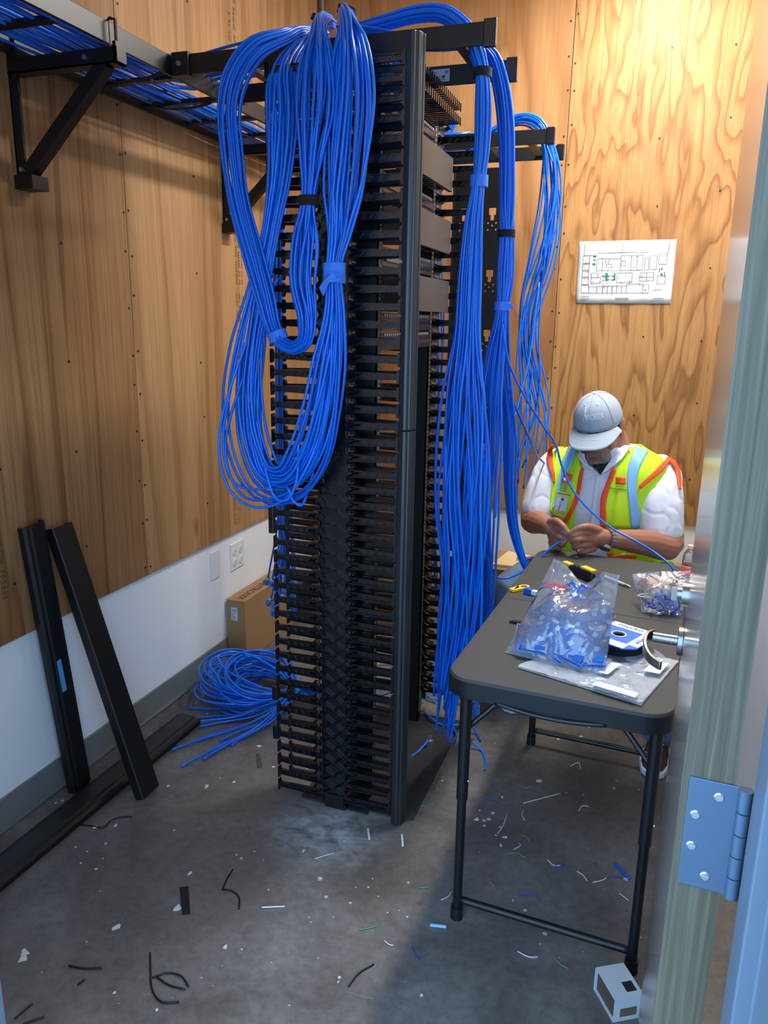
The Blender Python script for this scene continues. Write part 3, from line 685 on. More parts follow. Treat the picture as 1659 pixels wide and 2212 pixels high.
# ------------------------------------------------------------------ door
dr = empty('door_1', (.102, .69, 0), -.046); dr['kind'] = 'structure'
MB().box((-.0448, .0015, .012), (-.0002, .81, 2.07)).build('slab', M['doorface'], dr, bevel=.001)
MB().box((-.045, 0, .012), (0, .0015, 2.07)).build('hinge_edge', M['veneer'], dr)
M['hinge'] = simple('satin_steel_hinge', (92, 112, 134), .45, metal=.6)  # steel with the blue hall reflection put into its base colour
for zc_ in (.285, 1.02, 1.80):
    h = MB().box((-.0385, -.0022, zc_-.057), (.004, 0, zc_+.057)).build('hinge', M['hinge'], dr, bevel=.0006)
    for k in range(5): MB().cyl((.009, -.004, zc_-.057+.0228*k+.0006), (.009, -.004, zc_-.057+.0228*(k+1)-.0006), .0062, 12).build('knuckle', M['hinge'], h, 'auto')
    for xx, dz in ((-.012, .042), (-.030, .019), (-.030, -.014), (-.015, -.043)):
        MB().cyl((xx, -.0022, zc_+dz), (xx, -.0034, zc_+dz), .0048, 12, .0036).box((xx-.003, -.0038, zc_+dz-.0005), (xx+.003, -.0034, zc_+dz+.0005)).build('screw', M['zinc'], h, 'auto')
lv = MB(); zh = .913
lv.cyl((-.0448, .745, zh), (-.0548, .745, zh), .027, 28)
lv.build('rose', M['steel'], dr, 'auto', bevel=.001)
lv = MB().cyl((-.0548, .745, zh), (-.098, .745, zh), .0095, 16).build('spindle', M['steel'], dr, 'auto')
# flat blade lever swept from the spindle toward the hinge side and curling back to the door
pth = spline([(-.098, .757, zh), (-.106, .742, zh+.001), (-.110, .715, zh), (-.106, .675, zh-.002), (-.094, .645, zh-.004), (-.078, .63, zh-.006)], 22)
bl = MB(); T_, N_, B_ = frames(pth, (0, 0, 1)); rg = []
for i, p in enumerate(pth):
    hw = .0105-.003*(i/21); rg.append([p+N_[i]*a*.003+np.array((0, 0, b))*hw for a, b in ((-1, -1), (1, -1), (1, 1), (-1, 1))])
bl.loft(rg); bl.build('lever', M['steel'], dr, 'auto', bevel=.001)
MB().cyl((-.0448, .745, 1.004), (-.056, .745, 1.004), .0225, 24).cyl((-.056, .745, 1.004), (-.064, .745, 1.004), .012, 16).box((-.074, .741, .992), (-.064, .749, 1.016)).build('thumb_turn', M['steel'], dr, 'auto')
# ------------------------------------------------------------------ folding table
M['tabletop'] = simple('dark_grey_moulded_top', (60, 60, 58), .5, noise=.08, nscale=25, bump=.5, bscale=900)
M['tablerim'] = simple('black_table_rim', (20, 22, 26), .4)
tb = empty('folding_table', (-.117, 2.086, 0), -.0525); TZ = .71
def rrect(w, l0, l1, r, r0=True, r1=True, n=7):
    P = []
    def arc(cx_, cy_, a0):
        for i in range(n): a = a0+math.pi/2*i/(n-1); P.append((cx_+r*math.cos(a), cy_+r*math.sin(a)))
    if r0: arc(-w+r, l0+r, math.pi); arc(w-r, l0+r, 1.5*math.pi)
    else: P.extend([(-w, l0), (w, l0)])
    if r1: arc(w-r, l1-r, 0); arc(-w+r, l1-r, .5*math.pi)
    else: P.extend([(w, l1), (-w, l1)])
    return P
def inset(P, d):
    c = np.mean(np.array(P), 0); return [tuple(c+(np.array(p)-c)*(1-d/np.linalg.norm(np.array(p)-c))) for p in P]
HW, HL = .247, .552
for l0, l1, a, b in ((-HL, -.0012, True, False), (.0012, HL, False, True)):
    o = MB()
    outer = rrect(HW, l0, l1, .062, a, b); rim = rrect(HW-.004, l0+(.004 if a else 0), l1-(.004 if b else 0), .058, a, b); inn = rrect(HW-.02, l0+(.02 if a else 0), l1-(.02 if b else 0), .046, a, b)
    rings = [[(x, y, z) for x, y in P] for P, z in ((rrect(HW-.006, l0+(.006 if a else 0), l1-(.006 if b else 0), .056, a, b), TZ-.05), (outer, TZ-.044), (outer, TZ-.006), (rim, TZ-.0005), (inn, TZ))]
    o.loft(rings); o.build('top_half', M['tabletop'], tb, 'auto')
    ro = MB(); oo = rrect(HW+.0006, l0-(.0006 if a else 0), l1+(.0006 if b else 0), .0625, a, b)
    ro.loft([[(x, y, z) for x, y in P] for P, z in ((oo, TZ-.0465), (oo, TZ-.007))], False); ro.build('rim', M['tablerim'], tb, True)
# carry handle in the front rim
hd = MB().tube(spline([(-.125, -HL+.004, TZ-.044), (-.09, -HL-.001, TZ-.047), (-.04, -HL-.003, TZ-.051), (.03, -HL-.003, TZ-.051), (.08, -HL-.001, TZ-.047), (.115, -HL+.004, TZ-.044)], 24), .0055, 10).build('carry_handle', M['tablerim'], tb, True)
for ye, side in ((-.458, -1), (.455, 1)):
    for xs in (-.214, .214):
        lg = MB().cyl((xs, ye, .0), (xs, ye, .034), .0165, 16, .0155).build('foot_cap', M['tablerim'], tb, 'auto')
        MB().cyl((xs, ye, .03), (xs, ye, .36), .0115, 16).cyl((xs, ye, .345), (xs, ye, .66), .0142, 16).build('leg', M['black'], tb, 'auto')
        MB().cyl((xs+.0142, ye-.004, .40), (xs+.0165, ye-.004, .40), .0035, 8).build('height_button', M['zinc'], tb)
        MB().tube([(xs, ye-side*.012, .53), (xs*.93, ye-side*.016, .545), (xs*.42, ye-side*.05, .662)], .0068, 8).build('brace', M['black'], tb, 'auto')
    MB().tube(spline([(-.214, ye, .055), (-.15, ye, .055), (-.06, ye, .055), (0, ye, .055), (.06, ye, .055), (.15, ye, .055), (.214, ye, .055)], 20), .0095, 12).build('stretcher', M['black'], tb, True)
    MB().tube([(-.23, ye, .662), (.23, ye, .662)], .011, 10).build('pivot_bar', M['black'], tb, True)
tag(tb, 'dark grey folding table with black metal legs in front of the seated man', 'table')
# ------------------------------------------------------------------ clear plastic
def plastic(name, white=.10, scale=60, tint=(225, 235, 250), gl=.9):
    m, t, b = nt(name); t.nodes.remove(b); out = t.nodes['Material Output']
    tr = t.nodes.new('ShaderNodeBsdfTransparent'); tr.inputs[0].default_value = (*lin((246, 248, 252)), 1)
    g = t.nodes.new('ShaderNodeBsdfGlossy'); g.inputs['Roughness'].default_value = .07
    df = t.nodes.new('ShaderNodeBsdfDiffuse'); df.inputs[0].default_value = (*lin(tint), 1)
    n = noise(t, mapping(t, (1, 1, 1)), scale, 1.5, .45, 1.2)
    bp = t.nodes.new('ShaderNodeBump'); bp.inputs['Strength'].default_value = 1.0; bp.inputs['Distance'].default_value = .010
    t.links.new(n, bp.inputs['Height']); t.links.new(bp.outputs[0], g.inputs['Normal']); t.links.new(bp.outputs[0], df.inputs['Normal'])
    fr = t.nodes.new('ShaderNodeFresnel'); fr.inputs[0].default_value = 1.5; t.links.new(bp.outputs[0], fr.inputs['Normal'])
    k = math_node(t, 'MULTIPLY', fr.outputs[0], None, vb=gl*2.2)
    m1 = t.nodes.new('ShaderNodeMixShader'); m1.inputs[0].default_value = white; t.links.new(tr.outputs[0], m1.inputs[1]); t.links.new(df.outputs[0], m1.inputs[2])
    m2 = t.nodes.new('ShaderNodeMixShader'); t.links.new(k, m2.inputs[0]); t.links.new(m1.outputs[0], m2.inputs[1]); t.links.new(g.outputs[0], m2.inputs[2])
    t.links.new(m2.outputs[0], out.inputs[0]); return m
M['bag'] = plastic('clear_zip_bag_film', .18, 24)
M['bagdull'] = plastic('duller_zip_bag_film', .22, 22, gl=.28)
M['bag2'] = plastic('milky_plastic_film', .62, 22, (214, 222, 232), .35)
M['red'] = simple('red_zip_strip', (206, 74, 84), .5)
def noise3(P, s, seed=0):
    """cheap smooth pseudo noise for crumpling"""
    P = np.asarray(P)*s; o = np.zeros(len(P))
    for k, (a, b, c) in enumerate(((1.0, .7, .3), (-.6, 1.3, .8), (.9, -1.1, 1.4), (1.9, .4, -1.2), (-1.7, 2.1, .6), (2.6, -1.5, 2.2))):
        o += np.sin(P[:, 0]*a+P[:, 1]*b+P[:, 2]*c+seed*1.7+k*2.1)/(1+.45*k)
    return o/3
def bag(name, BL, BR, TR, TL, thick, mat, label, belly=.38, crumple=.006, nn=26, tophem=.0, seed=0, peaks=None, parent_parts=None, cat='bag'):
    BL, BR, TR, TL = map(np.array, (BL, BR, TR, TL)); nrm = np.cross(BR-BL, TL-BL); nrm /= np.linalg.norm(nrm)
    if nrm[1] > 0: nrm = -nrm
    t = MB(); uu = np.linspace(0, 1, nn); vv = np.linspace(0, 1, nn); G_ = {}
    for s in (1, -1):
        P = []
        for v in vv:
            for u in uu:
                c = (BL*(1-u)+BR*u)*(1-v)+(TL*(1-u)+TR*u)*v
                if peaks: c = c+peaks(u, v)
                e = (math.sin(math.pi*u)**.55)*(math.sin(math.pi*min(1, v**.75))**.6 if v < 1 else 0)*(math.exp(-((v-belly)/.42)**2))
                P.append(c+nrm*s*thick*(e if s > 0 else e*.55))
        P = np.array(P); ed = np.array([min(1, 6*min(u, 1-u, v+.02)) for v in vv for u in uu])
        P += nrm*(noise3(P, 55, seed+s)*crumple*ed)[:, None]+np.array((0, 0, 1.))*(noise3(P, 40, seed+5)*crumple*.8*ed)[:, None]
        P[:, 2] = np.maximum(P[:, 2], TZ+.0015)
        G_[s] = P
    F = [(j*nn+i, j*nn+i+1, (j+1)*nn+i+1, (j+1)*nn+i) for j in range(nn-1) for i in range(nn-1)]
    t.add(G_[1], F); t.add(G_[-1], [f[::-1] for f in F])
    root = empty(name, tuple((BL+BR)/2)); root.location = (float((BL+BR)[0]/2), float((BL+BR)[1]/2), TZ)
    t.v = [tuple(np.array(p)-np.array(root.location)) for p in t.v]
    t.build('film', mat, root, True); tag(root, label, cat); return root, nrm
BL = at(1090, 1410, z=TZ+.002); BR = at(1302, 1462, z=TZ+.002)
TR = at(1338, 1248, y=BR[1]+.15); TL = at(1196, 1212, y=BL[1]+.20)
def pk(u, v): return np.array((0, 0, (-.045*math.exp(-((u-.48)/.22)**2)+.006)*v**3))
bg1, bn = bag('zip_bag', BL, BR, TR, TL, .050, M['bag'], 'large clear zip bag full of blue and white packets on the table', .36, .007, 30, seed=2, peaks=pk)
def bagpt(u, v, off): return (BL*(1-u)+BR*u)*(1-v)+(TL*(1-u)+TR*u)*v+bn*off
# red zip strip and printed mark on the bag
q = [bagpt(.08, .70, .018), bagpt(.40, .715, .022), bagpt(.40, .745, .021), bagpt(.08, .73, .017)]
MB().add([p-np.array(bg1.location) for p in q], [(0, 1, 2, 3)]).build('red_zip_strip', M['red'], bg1)
M['pkfilm'] = plastic('pale_blue_packet_film', .38, 60, (150, 192, 248), .6)
M['pkblue'] = simple('packet_blue_print', (22, 82, 196), .4)
M['pkwhite'] = simple('packet_white_insert', (226, 234, 244), .4)
def packet(c, u, v, w, h, label, group):
    t = empty('jack_packet', tuple(c)); u = np.array(u)/np.linalg.norm(u); v = np.array(v); v = v-u*np.dot(u, v); v /= np.linalg.norm(v); n = np.cross(u, v)
    if n[1] > 0: n = -n
    def quad(mb, x0, x1, y0, y1, d0, d1):
        V = [u*x+v*y+n*d for d in (d0, d1) for x, y in ((x0, y0), (x1, y0), (x1, y1), (x0, y1))]
        mb.add(V, [(0, 1, 2, 3), (7, 6, 5, 4), (0, 1, 5, 4), (1, 2, 6, 5), (2, 3, 7, 6), (3, 0, 4, 7)]); return mb
    quad(MB(), -w/2, w/2, -h/2, h/2, -.0012, .0012).build('film', M['pkfilm'], t)
    f = MB(); e = .006
    for a in ((-w/2+.003, w/2-.003, h/2-e-.004, h/2-.004), (-w/2+.003, -w/2+.003+e*.7, -h/2+.003, h/2-.004), (w/2-.003-e*.7, w/2-.003, -h/2+.003, h/2-.004)): quad(f, *a, .0012, .0018)
    f.build('blue_border', M['pkblue'], t)
    quad(MB(), -w*.3, w*.3, -h*.42, -h*.08, .0012, .009).build('jack', M['jack'], t)
    quad(quad(MB(), -w*.22, w*.05, -h*.06, h*.06, .0012, .006), w*.1, w*.28, -h*.3, -h*.12, .009, .0105).build('clip', M['pkwhite'], t)
    ln = MB()
    for k in range(5): quad(ln, -w*.3, w*RNG.uniform(.05, .3), h*(.16+.05*k), h*(.175+.05*k), .0012, .0016)
    ln.build('print_lines', M['ink'], t)
    tag(t, label, 'packet', group)
du = (BR-BL)/np.linalg.norm(BR-BL); dv = (TL-BL)/np.linalg.norm(TL-BL)
spots = [(.14, .20, .2), (.32, .17, -.15), (.53, .21, .08), (.74, .19, -.1), (.87, .28, .15), (.24, .36, .6), (.42, .38, -.3), (.62, .36, .05), (.81, .44, -.2), (.33, .52, .5), (.54, .53, -.5), (.72, .58, .35), (.2, .48, -.6), (.5, .11, 1.3), (.27, .09, 1.75), (.7, .09, 1.45), (.48, .64, .25), (.85, .13, 1.9), (.4, .26, 1.0), (.66, .27, -.8), (.27, .62, -.2), (.8, .62, .8), (.62, .70, -.3), (.4, .70, .9)]
for i, (u_, v_, an) in enumerate(spots):
    c_ = bagpt(u_, v_, ((-.010, .002, .012, .020)[i % 4])*math.exp(-((v_-.36)/.24)**2)*(1-1.6*max(0, abs(u_-.5)-.22))-.004); c_[2] = max(c_[2], TZ+.036)
    packet(c_, du*math.cos(an)+dv*math.sin(an), dv*math.cos(an)-du*math.sin(an), float(RNG.uniform(.054, .066)), float(RNG.uniform(.06, .072)), 'small blue and clear jack packet inside the large zip bag', 'jack packets in the large bag')
# second bag with wire scraps
BL2 = at(1385, 1322, z=TZ+.002); BR2 = at(1470, 1330, z=TZ+.002); TR2 = at(1498, 1232, y=BR2[1]+.10); TL2 = at(1366, 1240, y=BL2[1]+.10)
bg2, bn2 = bag('zip_bag', BL2, BR2, TR2, TL2, .05, M['bagdull'], 'smaller clear zip bag with wire scraps near the door lever', .30, .006, 24, seed=9)
def bagpt2(u, v, off): return (BL2*(1-u)+BR2*u)*(1-v)+(TL2*(1-u)+TR2*u)*v+bn2*off
q = [bagpt2(.74, .86, .012), bagpt2(.99, .92, .006), bagpt2(.99, .99, .004), bagpt2(.74, .93, .01)]
MB().add([p-np.array(bg2.location) for p in q], [(0, 1, 2, 3)]).build('red_zip_strip', M['red'], bg2)
q = MB()
for k in range(9):
    a = bagpt2(.60, .62-.035*k, .046); b_ = bagpt2(.60+.2*RNG.uniform(.6, 1), .63-.035*k, .046); d = bagpt2(.60, .60-.035*k, .046); e = bagpt2(.60+.2*RNG.uniform(.6, 1), .61-.035*k, .046)
    q.add([p-np.array(bg2.location) for p in (a, b_, e, d)], [(0, 1, 2, 3)])
q.build('print_lines', M['blackink'], bg2)
wc = {'white': simple('white_wire', (226, 230, 232), .4), 'green': simple('green_wire', (70, 160, 110), .4), 'orange': simple('orange_wire', (206, 120, 60), .4), 'blue': simple('blue_wire', (40, 76, 190), .4)}
for i in range(26):
    c_ = bagpt2(RNG.uniform(.12, .85), RNG.uniform(.10, .42), RNG.uniform(-.01, .03)); c_[2] = max(c_[2], TZ+.006)
    P = [c_+RNG.normal(0, .010, 3) for k in range(4)]
    for p in P: p[2] = max(p[2], TZ+.004)
    kk = ['blue', 'blue', 'white', 'blue', 'orange'][i % 5]
    o = MB().tube(spline(P, 12), .0028 if kk == 'blue' else .0012, 6).build('wire_scrap', wc[kk], None, True)
    tag(o, kk+' wire scrap inside the smaller zip bag', 'wire', kk+' wire scraps in the smaller bag')
# empty flat bag
fl = MB(); nn = 26; A, B_, C_, D_ = at(1118, 1440, z=TZ+.004), at(1385, 1522, z=TZ+.004), at(1466, 1428, z=TZ+.004), at(1215, 1400, z=TZ+.004)
P = np.array([((A*(1-u)+B_*u)*(1-v)+(D_*(1-u)+C_*u)*v) for v in np.linspace(0, 1, nn) for u in np.linspace(0, 1, nn)])
P[:, 2] = TZ+.004+np.abs(noise3(P, 60, 3))*.006+np.abs(noise3(P, 130, 8))*.003
F = [(j*nn+i, j*nn+i+1, (j+1)*nn+i+1, (j+1)*nn+i) for j in range(nn-1) for i in range(nn-1)]
o0 = np.array((P[:, 0].mean(), P[:, 1].mean(), TZ))
fb = empty('empty_plastic_bag', tuple(o0)); P2 = P.copy(); P2[:, 2] = TZ+.0015
fl.add(P-o0, F).add(P2-o0, F); fl.build('film', M['bag2'], fb, True)
for (u0, u1, v0, v1) in ((.84, .97, .55, .82), (.62, .95, .0, .10), (.56, .64, .30, .62)):
    Q = [((A*(1-u)+B_*u)*(1-v)+(D_*(1-u)+C_*u)*v)-o0+np.array((0, 0, .0115)) for u, v in ((u0, v0), (u1, v0), (u1, v1), (u0, v1))]
    MB().add(Q, [(0, 1, 2, 3)]).build('white_label', M['pkwhite'], fb)
tag(fb, 'empty crumpled clear plastic bag lying flat at the table front', 'bag')
# hook and loop reel
M['vblue'] = simple('bright_blue_card', (40, 120, 226), .5); M['vwhite'] = simple('white_card', (232, 236, 242), .5); M['greyplate'] = simple('grey_plastic_flange', (126, 128, 136), .45)
rc = at(1337, 1368, z=TZ+.040); re = empty('strap_reel', (rc[0], rc[1], TZ), -.45)
def octo(r, ch, z0, z1, mb): 
    P = [(-r+ch, -r), (r-ch, -r), (r, -r+ch), (r, r-ch), (r-ch, r), (-r+ch, r), (-r, r-ch), (-r, -r+ch)]
    return P
def ringplate(mb, P, hole, z0, z1, n=32):
    """flat plate polygon P with round hole"""
    out = []
    for i in range(n):
        a = 2*math.pi*i/n; d = np.array((math.cos(a), math.sin(a))); best = 9
        for j in range(len(P)):
            p = np.array(P[j]); q_ = np.array(P[(j+1) % len(P)]); e = q_-p; den = d[0]*e[1]-d[1]*e[0]
            if abs(den) < 1e-9: continue
            s = (p[0]*e[1]-p[1]*e[0])/den; tt = (p[0]*d[1]-p[1]*d[0])/den
            if s > 0 and -1e-6 <= tt <= 1+1e-6: best = min(best, s)
        out.append(d*best)
    rings = [[(*p, z0) for p in out], [(*p, z1) for p in out], [(hole*math.cos(2*math.pi*i/n), hole*math.sin(2*math.pi*i/n), z1) for i in range(n)], [(hole*math.cos(2*math.pi*i/n), hole*math.sin(2*math.pi*i/n), z0) for i in range(n)]]
    rings.append(rings[0]); mb.loft(rings, False); return mb
R0 = .072
ringplate(MB(), [(.018+R0*1.42*math.cos(a)*(1+.14*math.cos(2*a+.5)), -.012+R0*1.2*math.sin(a)*(1+.14*math.cos(2*a+.5))) for a in np.linspace(0, 2*math.pi, 24, endpoint=False)], .016, .003, .006).build('lower_flange', M['greyplate'], re)
ringplate(MB(), [(R0*.86*math.cos(a), R0*.86*math.sin(a)) for a in np.linspace(0, 2*math.pi, 32, endpoint=False)], .02, .006, .034).build('strap_roll', M['velcro'], re)
ringplate(MB(), octo(R0, .022, 0, 0, None), .015, .035, .0375).build('upper_flange', M['vblue'], re)
for (x0, x1, y0, y1) in ((-.049, .049, .042, .0718), (-.049, .049, -.0718, -.042)):
    MB().box((x0, y0, .0375), (x1, y1, .0381)).build('white_panel', M['vwhite'], re)
    MB().box((y0, -.0419, .0375), (y1, .0419, .0381)).build('white_panel', M['vwhite'], re)
ringplate(MB(), [(.0185*math.cos(a), .0185*math.sin(a)) for a in np.linspace(0, 2*math.pi, 24, endpoint=False)], .015, .034, .0392).build('hub_ring', M['vwhite'], re)
put_text('VOLCRO', .017, M['pkblue'], re, (.0, .057, .0384), (1, 0, 0), (0, 1, 0))
put_text('WRAP', .015, M['pkblue'], re, (.057, -.004, .0384), (0, -1, 0), (1, 0, 0))
tag(re, 'blue and white reel of hook and loop strap beside the large zip bag', 'reel')
# hand tools on the table
M['yellow'] = simple('yellow_plastic', (240, 208, 50), .4)
c_ = at(1258, 1234, z=TZ+.02); e_ = at(1212, 1215, z=TZ+.02); dr_ = np.array(e_-c_); ang = math.atan2(dr_[1], dr_[0])
tl = empty('punch_down_tool', (c_[0], c_[1], TZ), ang)
MB().loft([[(x, y, z) for y, z in ((-w_, .002), (w_, .002), (w_*1.0, .02), (w_*.7, h_), (-w_*.7, h_), (-w_, .02))] for x, w_, h_ in ((-.075, .012, .026), (-.06, .016, .034), (0, .015, .032), (.045, .013, .028), (.06, .009, .02))]).build('body', M['blackplastic'], tl, bevel=.002)
MB().box((-.052, -.011, .032), (.0, .011, .038)).box((-.03, -.008, .038), (-.015, .008, .0385)).build('grip_inlay', M['yellow'], tl, bevel=.002)
MB().box((.05, -.01, .006), (.085, .01, .03)).build('head', M['yellow'], tl, bevel=.002)
MB().box((-.062, -.0165, .014), (-.056, .0165, .034)).build('clip', M['steel'], tl)
tag(tl, 'black and yellow punch down tool at the far table edge', 'tool')
c_ = at(1120, 1272, z=TZ+.004); ks = empty('cable_stripper', (c_[0], c_[1], TZ), .95)
ringplate(MB(), [(.02+.014*math.cos(a), .010*math.sin(a)) for a in np.linspace(0, 2*math.pi, 24, endpoint=False)], .0001, .001, .006)
rgm = MB(); rings = []
for rr, zz in ((1, .001), (1, .008), (.62, .008), (.62, .001), (1, .001)): rings.append([(.022+.019*rr*math.cos(a), .014*rr*math.sin(a), zz) for a in np.linspace(0, 2*math.pi, 24, endpoint=False)])
rgm.loft(rings, False); rgm.build('finger_ring', M['yellow'], ks, 'auto')
MB().prism([(.008, -.012), (.006, .012), (-.03, .009), (-.03, .002), (-.008, .001), (-.03, -.001), (-.03, -.010)], .001, .009).build('body', M['yellow'], ks, bevel=.001)
tag(ks, 'small yellow ring handled cable stripper at the table left edge', 'tool')
c_ = at(1143, 1279, z=TZ+.006); us = empty('network_jack', (c_[0], c_[1], TZ), -.35)
MB().box((-.014, -.009, .001), (.010, .009, .017)).build('body', M['pkblue'], us, bevel=.001); MB().box((.010, -.008, .002), (.03, .008, .015)).build('white_cap', M['white'], us, bevel=.001)
tag(us, 'blue and white network jack next to the yellow stripper', 'connector')
a_, b_ = at(1300, 1243, z=TZ+.005), at(1362, 1268, z=TZ+.005); d_ = b_-a_; pn = empty('marker_pen', tuple(a_))
MB().tube([np.zeros(3), d_*.1, d_*.8], [.004, .0048, .0048], 12).build('barrel', simple('pale_grey_pen', (200, 202, 198), .3), pn, 'auto')
MB().tube([d_*.8, d_*.93, d_*1.0], [.0046, .0036, .0008], 12).build('tip', M['zinc'], pn, 'auto')
MB().tube([d_*-.12, d_*.12], [.0052, .0052], 12).build('cap', M['blackplastic'], pn, 'auto')
tag(pn, 'pale grey pen lying behind the large zip bag', 'pen')
c_ = at(1112, 1343, z=TZ+.004); o = MB().prism([(c_[0]-.014, c_[1]-.004), (c_[0]+.02, c_[1]-.008), (c_[0]+.022, c_[1]+.01), (c_[0]-.006, c_[1]+.006)], TZ+.001, TZ+.006).build('strap_scrap', M['velcro'])
tag(o, 'black strap scrap poking out left of the large zip bag', 'strap')
# ------------------------------------------------------------------ left wall: loose covers, plates, boxes
def cover_piece(p0, p1, wdir, name, label, wd=.085, dp=.032, sticker=False, plain=False):
    p0 = np.array(p0, float); p1 = np.array(p1, float); ax = p1-p0; L = np.linalg.norm(ax); ax /= L; wv = np.array(wdir, float); wv -= ax*np.dot(wv, ax); wv /= np.linalg.norm(wv); nv = np.cross(ax, wv)
    if nv[0]+nv[2] < 0: nv = -nv
    t = empty(name, tuple(p0)); pr = [(-.5, 0), (-.5, .55), (-.42, .8), (-.30, .84), (-.26, 1.0), (.26, 1.0), (.30, .84), (.42, .8), (.5, .55), (.5, 0), (.44, 0), (.42, .5), (-.42, .5), (-.44, 0)]
    if plain: pr = [(-.5, 0), (-.5, .88), (-.47, 1), (.47, 1), (.5, .88), (.5, 0), (.44, 0), (.42, .8), (-.42, .8), (-.44, 0)]
    MB().loft([[ax*h+wv*a*wd+nv*b_*dp for a, b_ in pr] for h in (0, L)]).build('profile', M['black'], t, bevel=.001)
    if sticker:
        q = [ax*L*h+wv*a*wd+nv*(dp+.0006) for h, a in ((.40, -.24), (.40, -.02), (.52, -.04), (.52, -.25))]
        MB().add(q, [(0, 1, 2, 3)]).build('blue_sticker', simple('pale_blue_sticker', (90, 160, 214), .5), t)
    tag(t, label, 'cover')
cover_piece((-1.652, 1.762, .002), (-1.676, 1.69, .895), (0, 1, 0), 'manager_cover', 'black cover with a blue sticker leaning on the left wall', sticker=True)
cover_piece((-1.425, 1.803, .002), (-1.672, 1.788, .862), (0, 1, 0), 'manager_cover', 'plain black cover leaning at an angle against the left wall', plain=True)
cover_piece((-1.560, 1.02, .002), (-1.545, 2.24, .002), (1, 0, 0), 'manager_cover', 'long black cover lying on the floor along the left wall', .105, .03)
def plate(y0, z0, w_, h_, label):
    t = empty('wall_plate', (XL, y0, z0)); MB().box((0, -w_/2, -h_/2), (.0055, w_/2, h_/2)).build('cover_plate', M['white'], t, bevel=.003); tag(t, label, 'outlet'); return t
pb = plate(2.71, .463, .072, .122, 'blank white wall plate left of the power outlet')
for zz in (-.048, .048): MB().cyl((.0055, 0, zz), (.0065, 0, zz), .0032, 10).build('screw', M['white'], pb)
po = plate(2.895, .455, .118, .122, 'white four socket power outlet on the left wall')
for yy in (-.026, .026):
    for zz in (-.026, .022):
        s = MB().cyl((.0055, yy, zz), (.0085, yy, zz), .0165, 20).build('socket', M['white'], po, 'auto')
        MB().box((.0085, yy-.0075, zz), (.0088, yy-.0055, zz+.008)).box((.0085, yy+.0055, zz), (.0088, yy+.0075, zz+.007)).cyl((.0085, yy, zz-.007), (.0088, yy, zz-.007), .0026, 8).build('slots', M['blackink'], s)
def carton(name, a, b, label, lidgap=True):
    a = np.array(a, float); b = np.array(b, float); c = np.array(((a[0]+b[0])/2, (a[1]+b[1])/2, a[2])); t = empty(name, tuple(c)); A_, B2 = a-c, b-c
    MB().box(A_, (B2[0], B2[1], B2[2]-.004)).build('body', M['cardboard'], t, bevel=.002)
    MB().box((A_[0]-.0012, A_[1]-.0012, B2[2]-.004), (B2[0]+.0012, (A_[1]+B2[1])/2-.001, B2[2])).build('flap', M['cardboard'], t); MB().box((A_[0]-.0012, (A_[1]+B2[1])/2+.001, B2[2]-.004), (B2[0]+.0012, B2[1]+.0012, B2[2])).build('flap', M['cardboard'], t)
    tag(t, label, 'box'); return t
bx = carton('cardboard_box', (-1.690, 2.78, .001), (-1.600, 3.26, .285), 'tall narrow brown box against the left wall with a white label')
put_text('LANTRONIX', .050, M['blackink'], bx, (.004, -.085, .2845), (0, -1, 0), (1, 0, 0), spacing=.95)
lp = MB().box((-.024, -.2415, .19), (.008, -.2408, .25)).build('shipping_label', M['paper'], bx)
q = MB()
for k in range(6): q.box((-.021, -.2419, .197+k*.0085), (-.021+RNG.uniform(.012, .026), -.2415, .199+k*.0085))
q.build('label_print', M['ink'], lp)
carton('cardboard_box', (-1.43, 3.42, .001), (-.98, 3.78, .60), 'large brown box in the back left corner behind the rack')
o = carton('green_box', (-1.52, 3.30, .001), (-1.455, 3.6, .47), 'slim green box beside the large corner box')
for ch in o.children: ch.data.materials.clear(); ch.data.materials.append(simple('teal_green_card', (38, 128, 104), .6))
cb = carton('cardboard_box', (-.66, 3.30, .001), (-.36, 3.60, .40), 'open brown box with papers left of the seated man')
o = MB().prism([(-.63, 3.33), (-.42, 3.34), (-.40, 3.5), (-.60, 3.56)], .4015, .413).build('paper_pad', simple('pale_tan_paper', (224, 196, 150), .7)); tag(o, 'tan paper pad on the brown box left of the man', 'paper')
pz = empty('pliers', (-.50, 3.44, .415), .5); MB().tube(spline([(0, 0, .008), (.05, .014, .008), (.11, .012, .008)], 10), .006, 8).build('handle', wc['blue'], pz, True); MB().tube(spline([(0, 0, .008), (.05, -.014, .008), (.11, -.012, .008)], 10), .006, 8).build('handle', wc['blue'], pz, True); MB().prism([(.01, -.009), (.01, .009), (-.04, .003), (-.04, -.003)], .003, .013).build('jaws', M['steel'], pz)
tag(pz, 'pliers with blue grips on the papers left of the man', 'tool')
carton('cardboard_box', (-.34, 3.42, .001), (-.12, 3.7, .43), 'brown box directly behind the seated man')
wbx = carton('cardboard_box', (.135, 3.40, .001), (.325, 3.70, .405), 'brown box at the right under the water bottle')
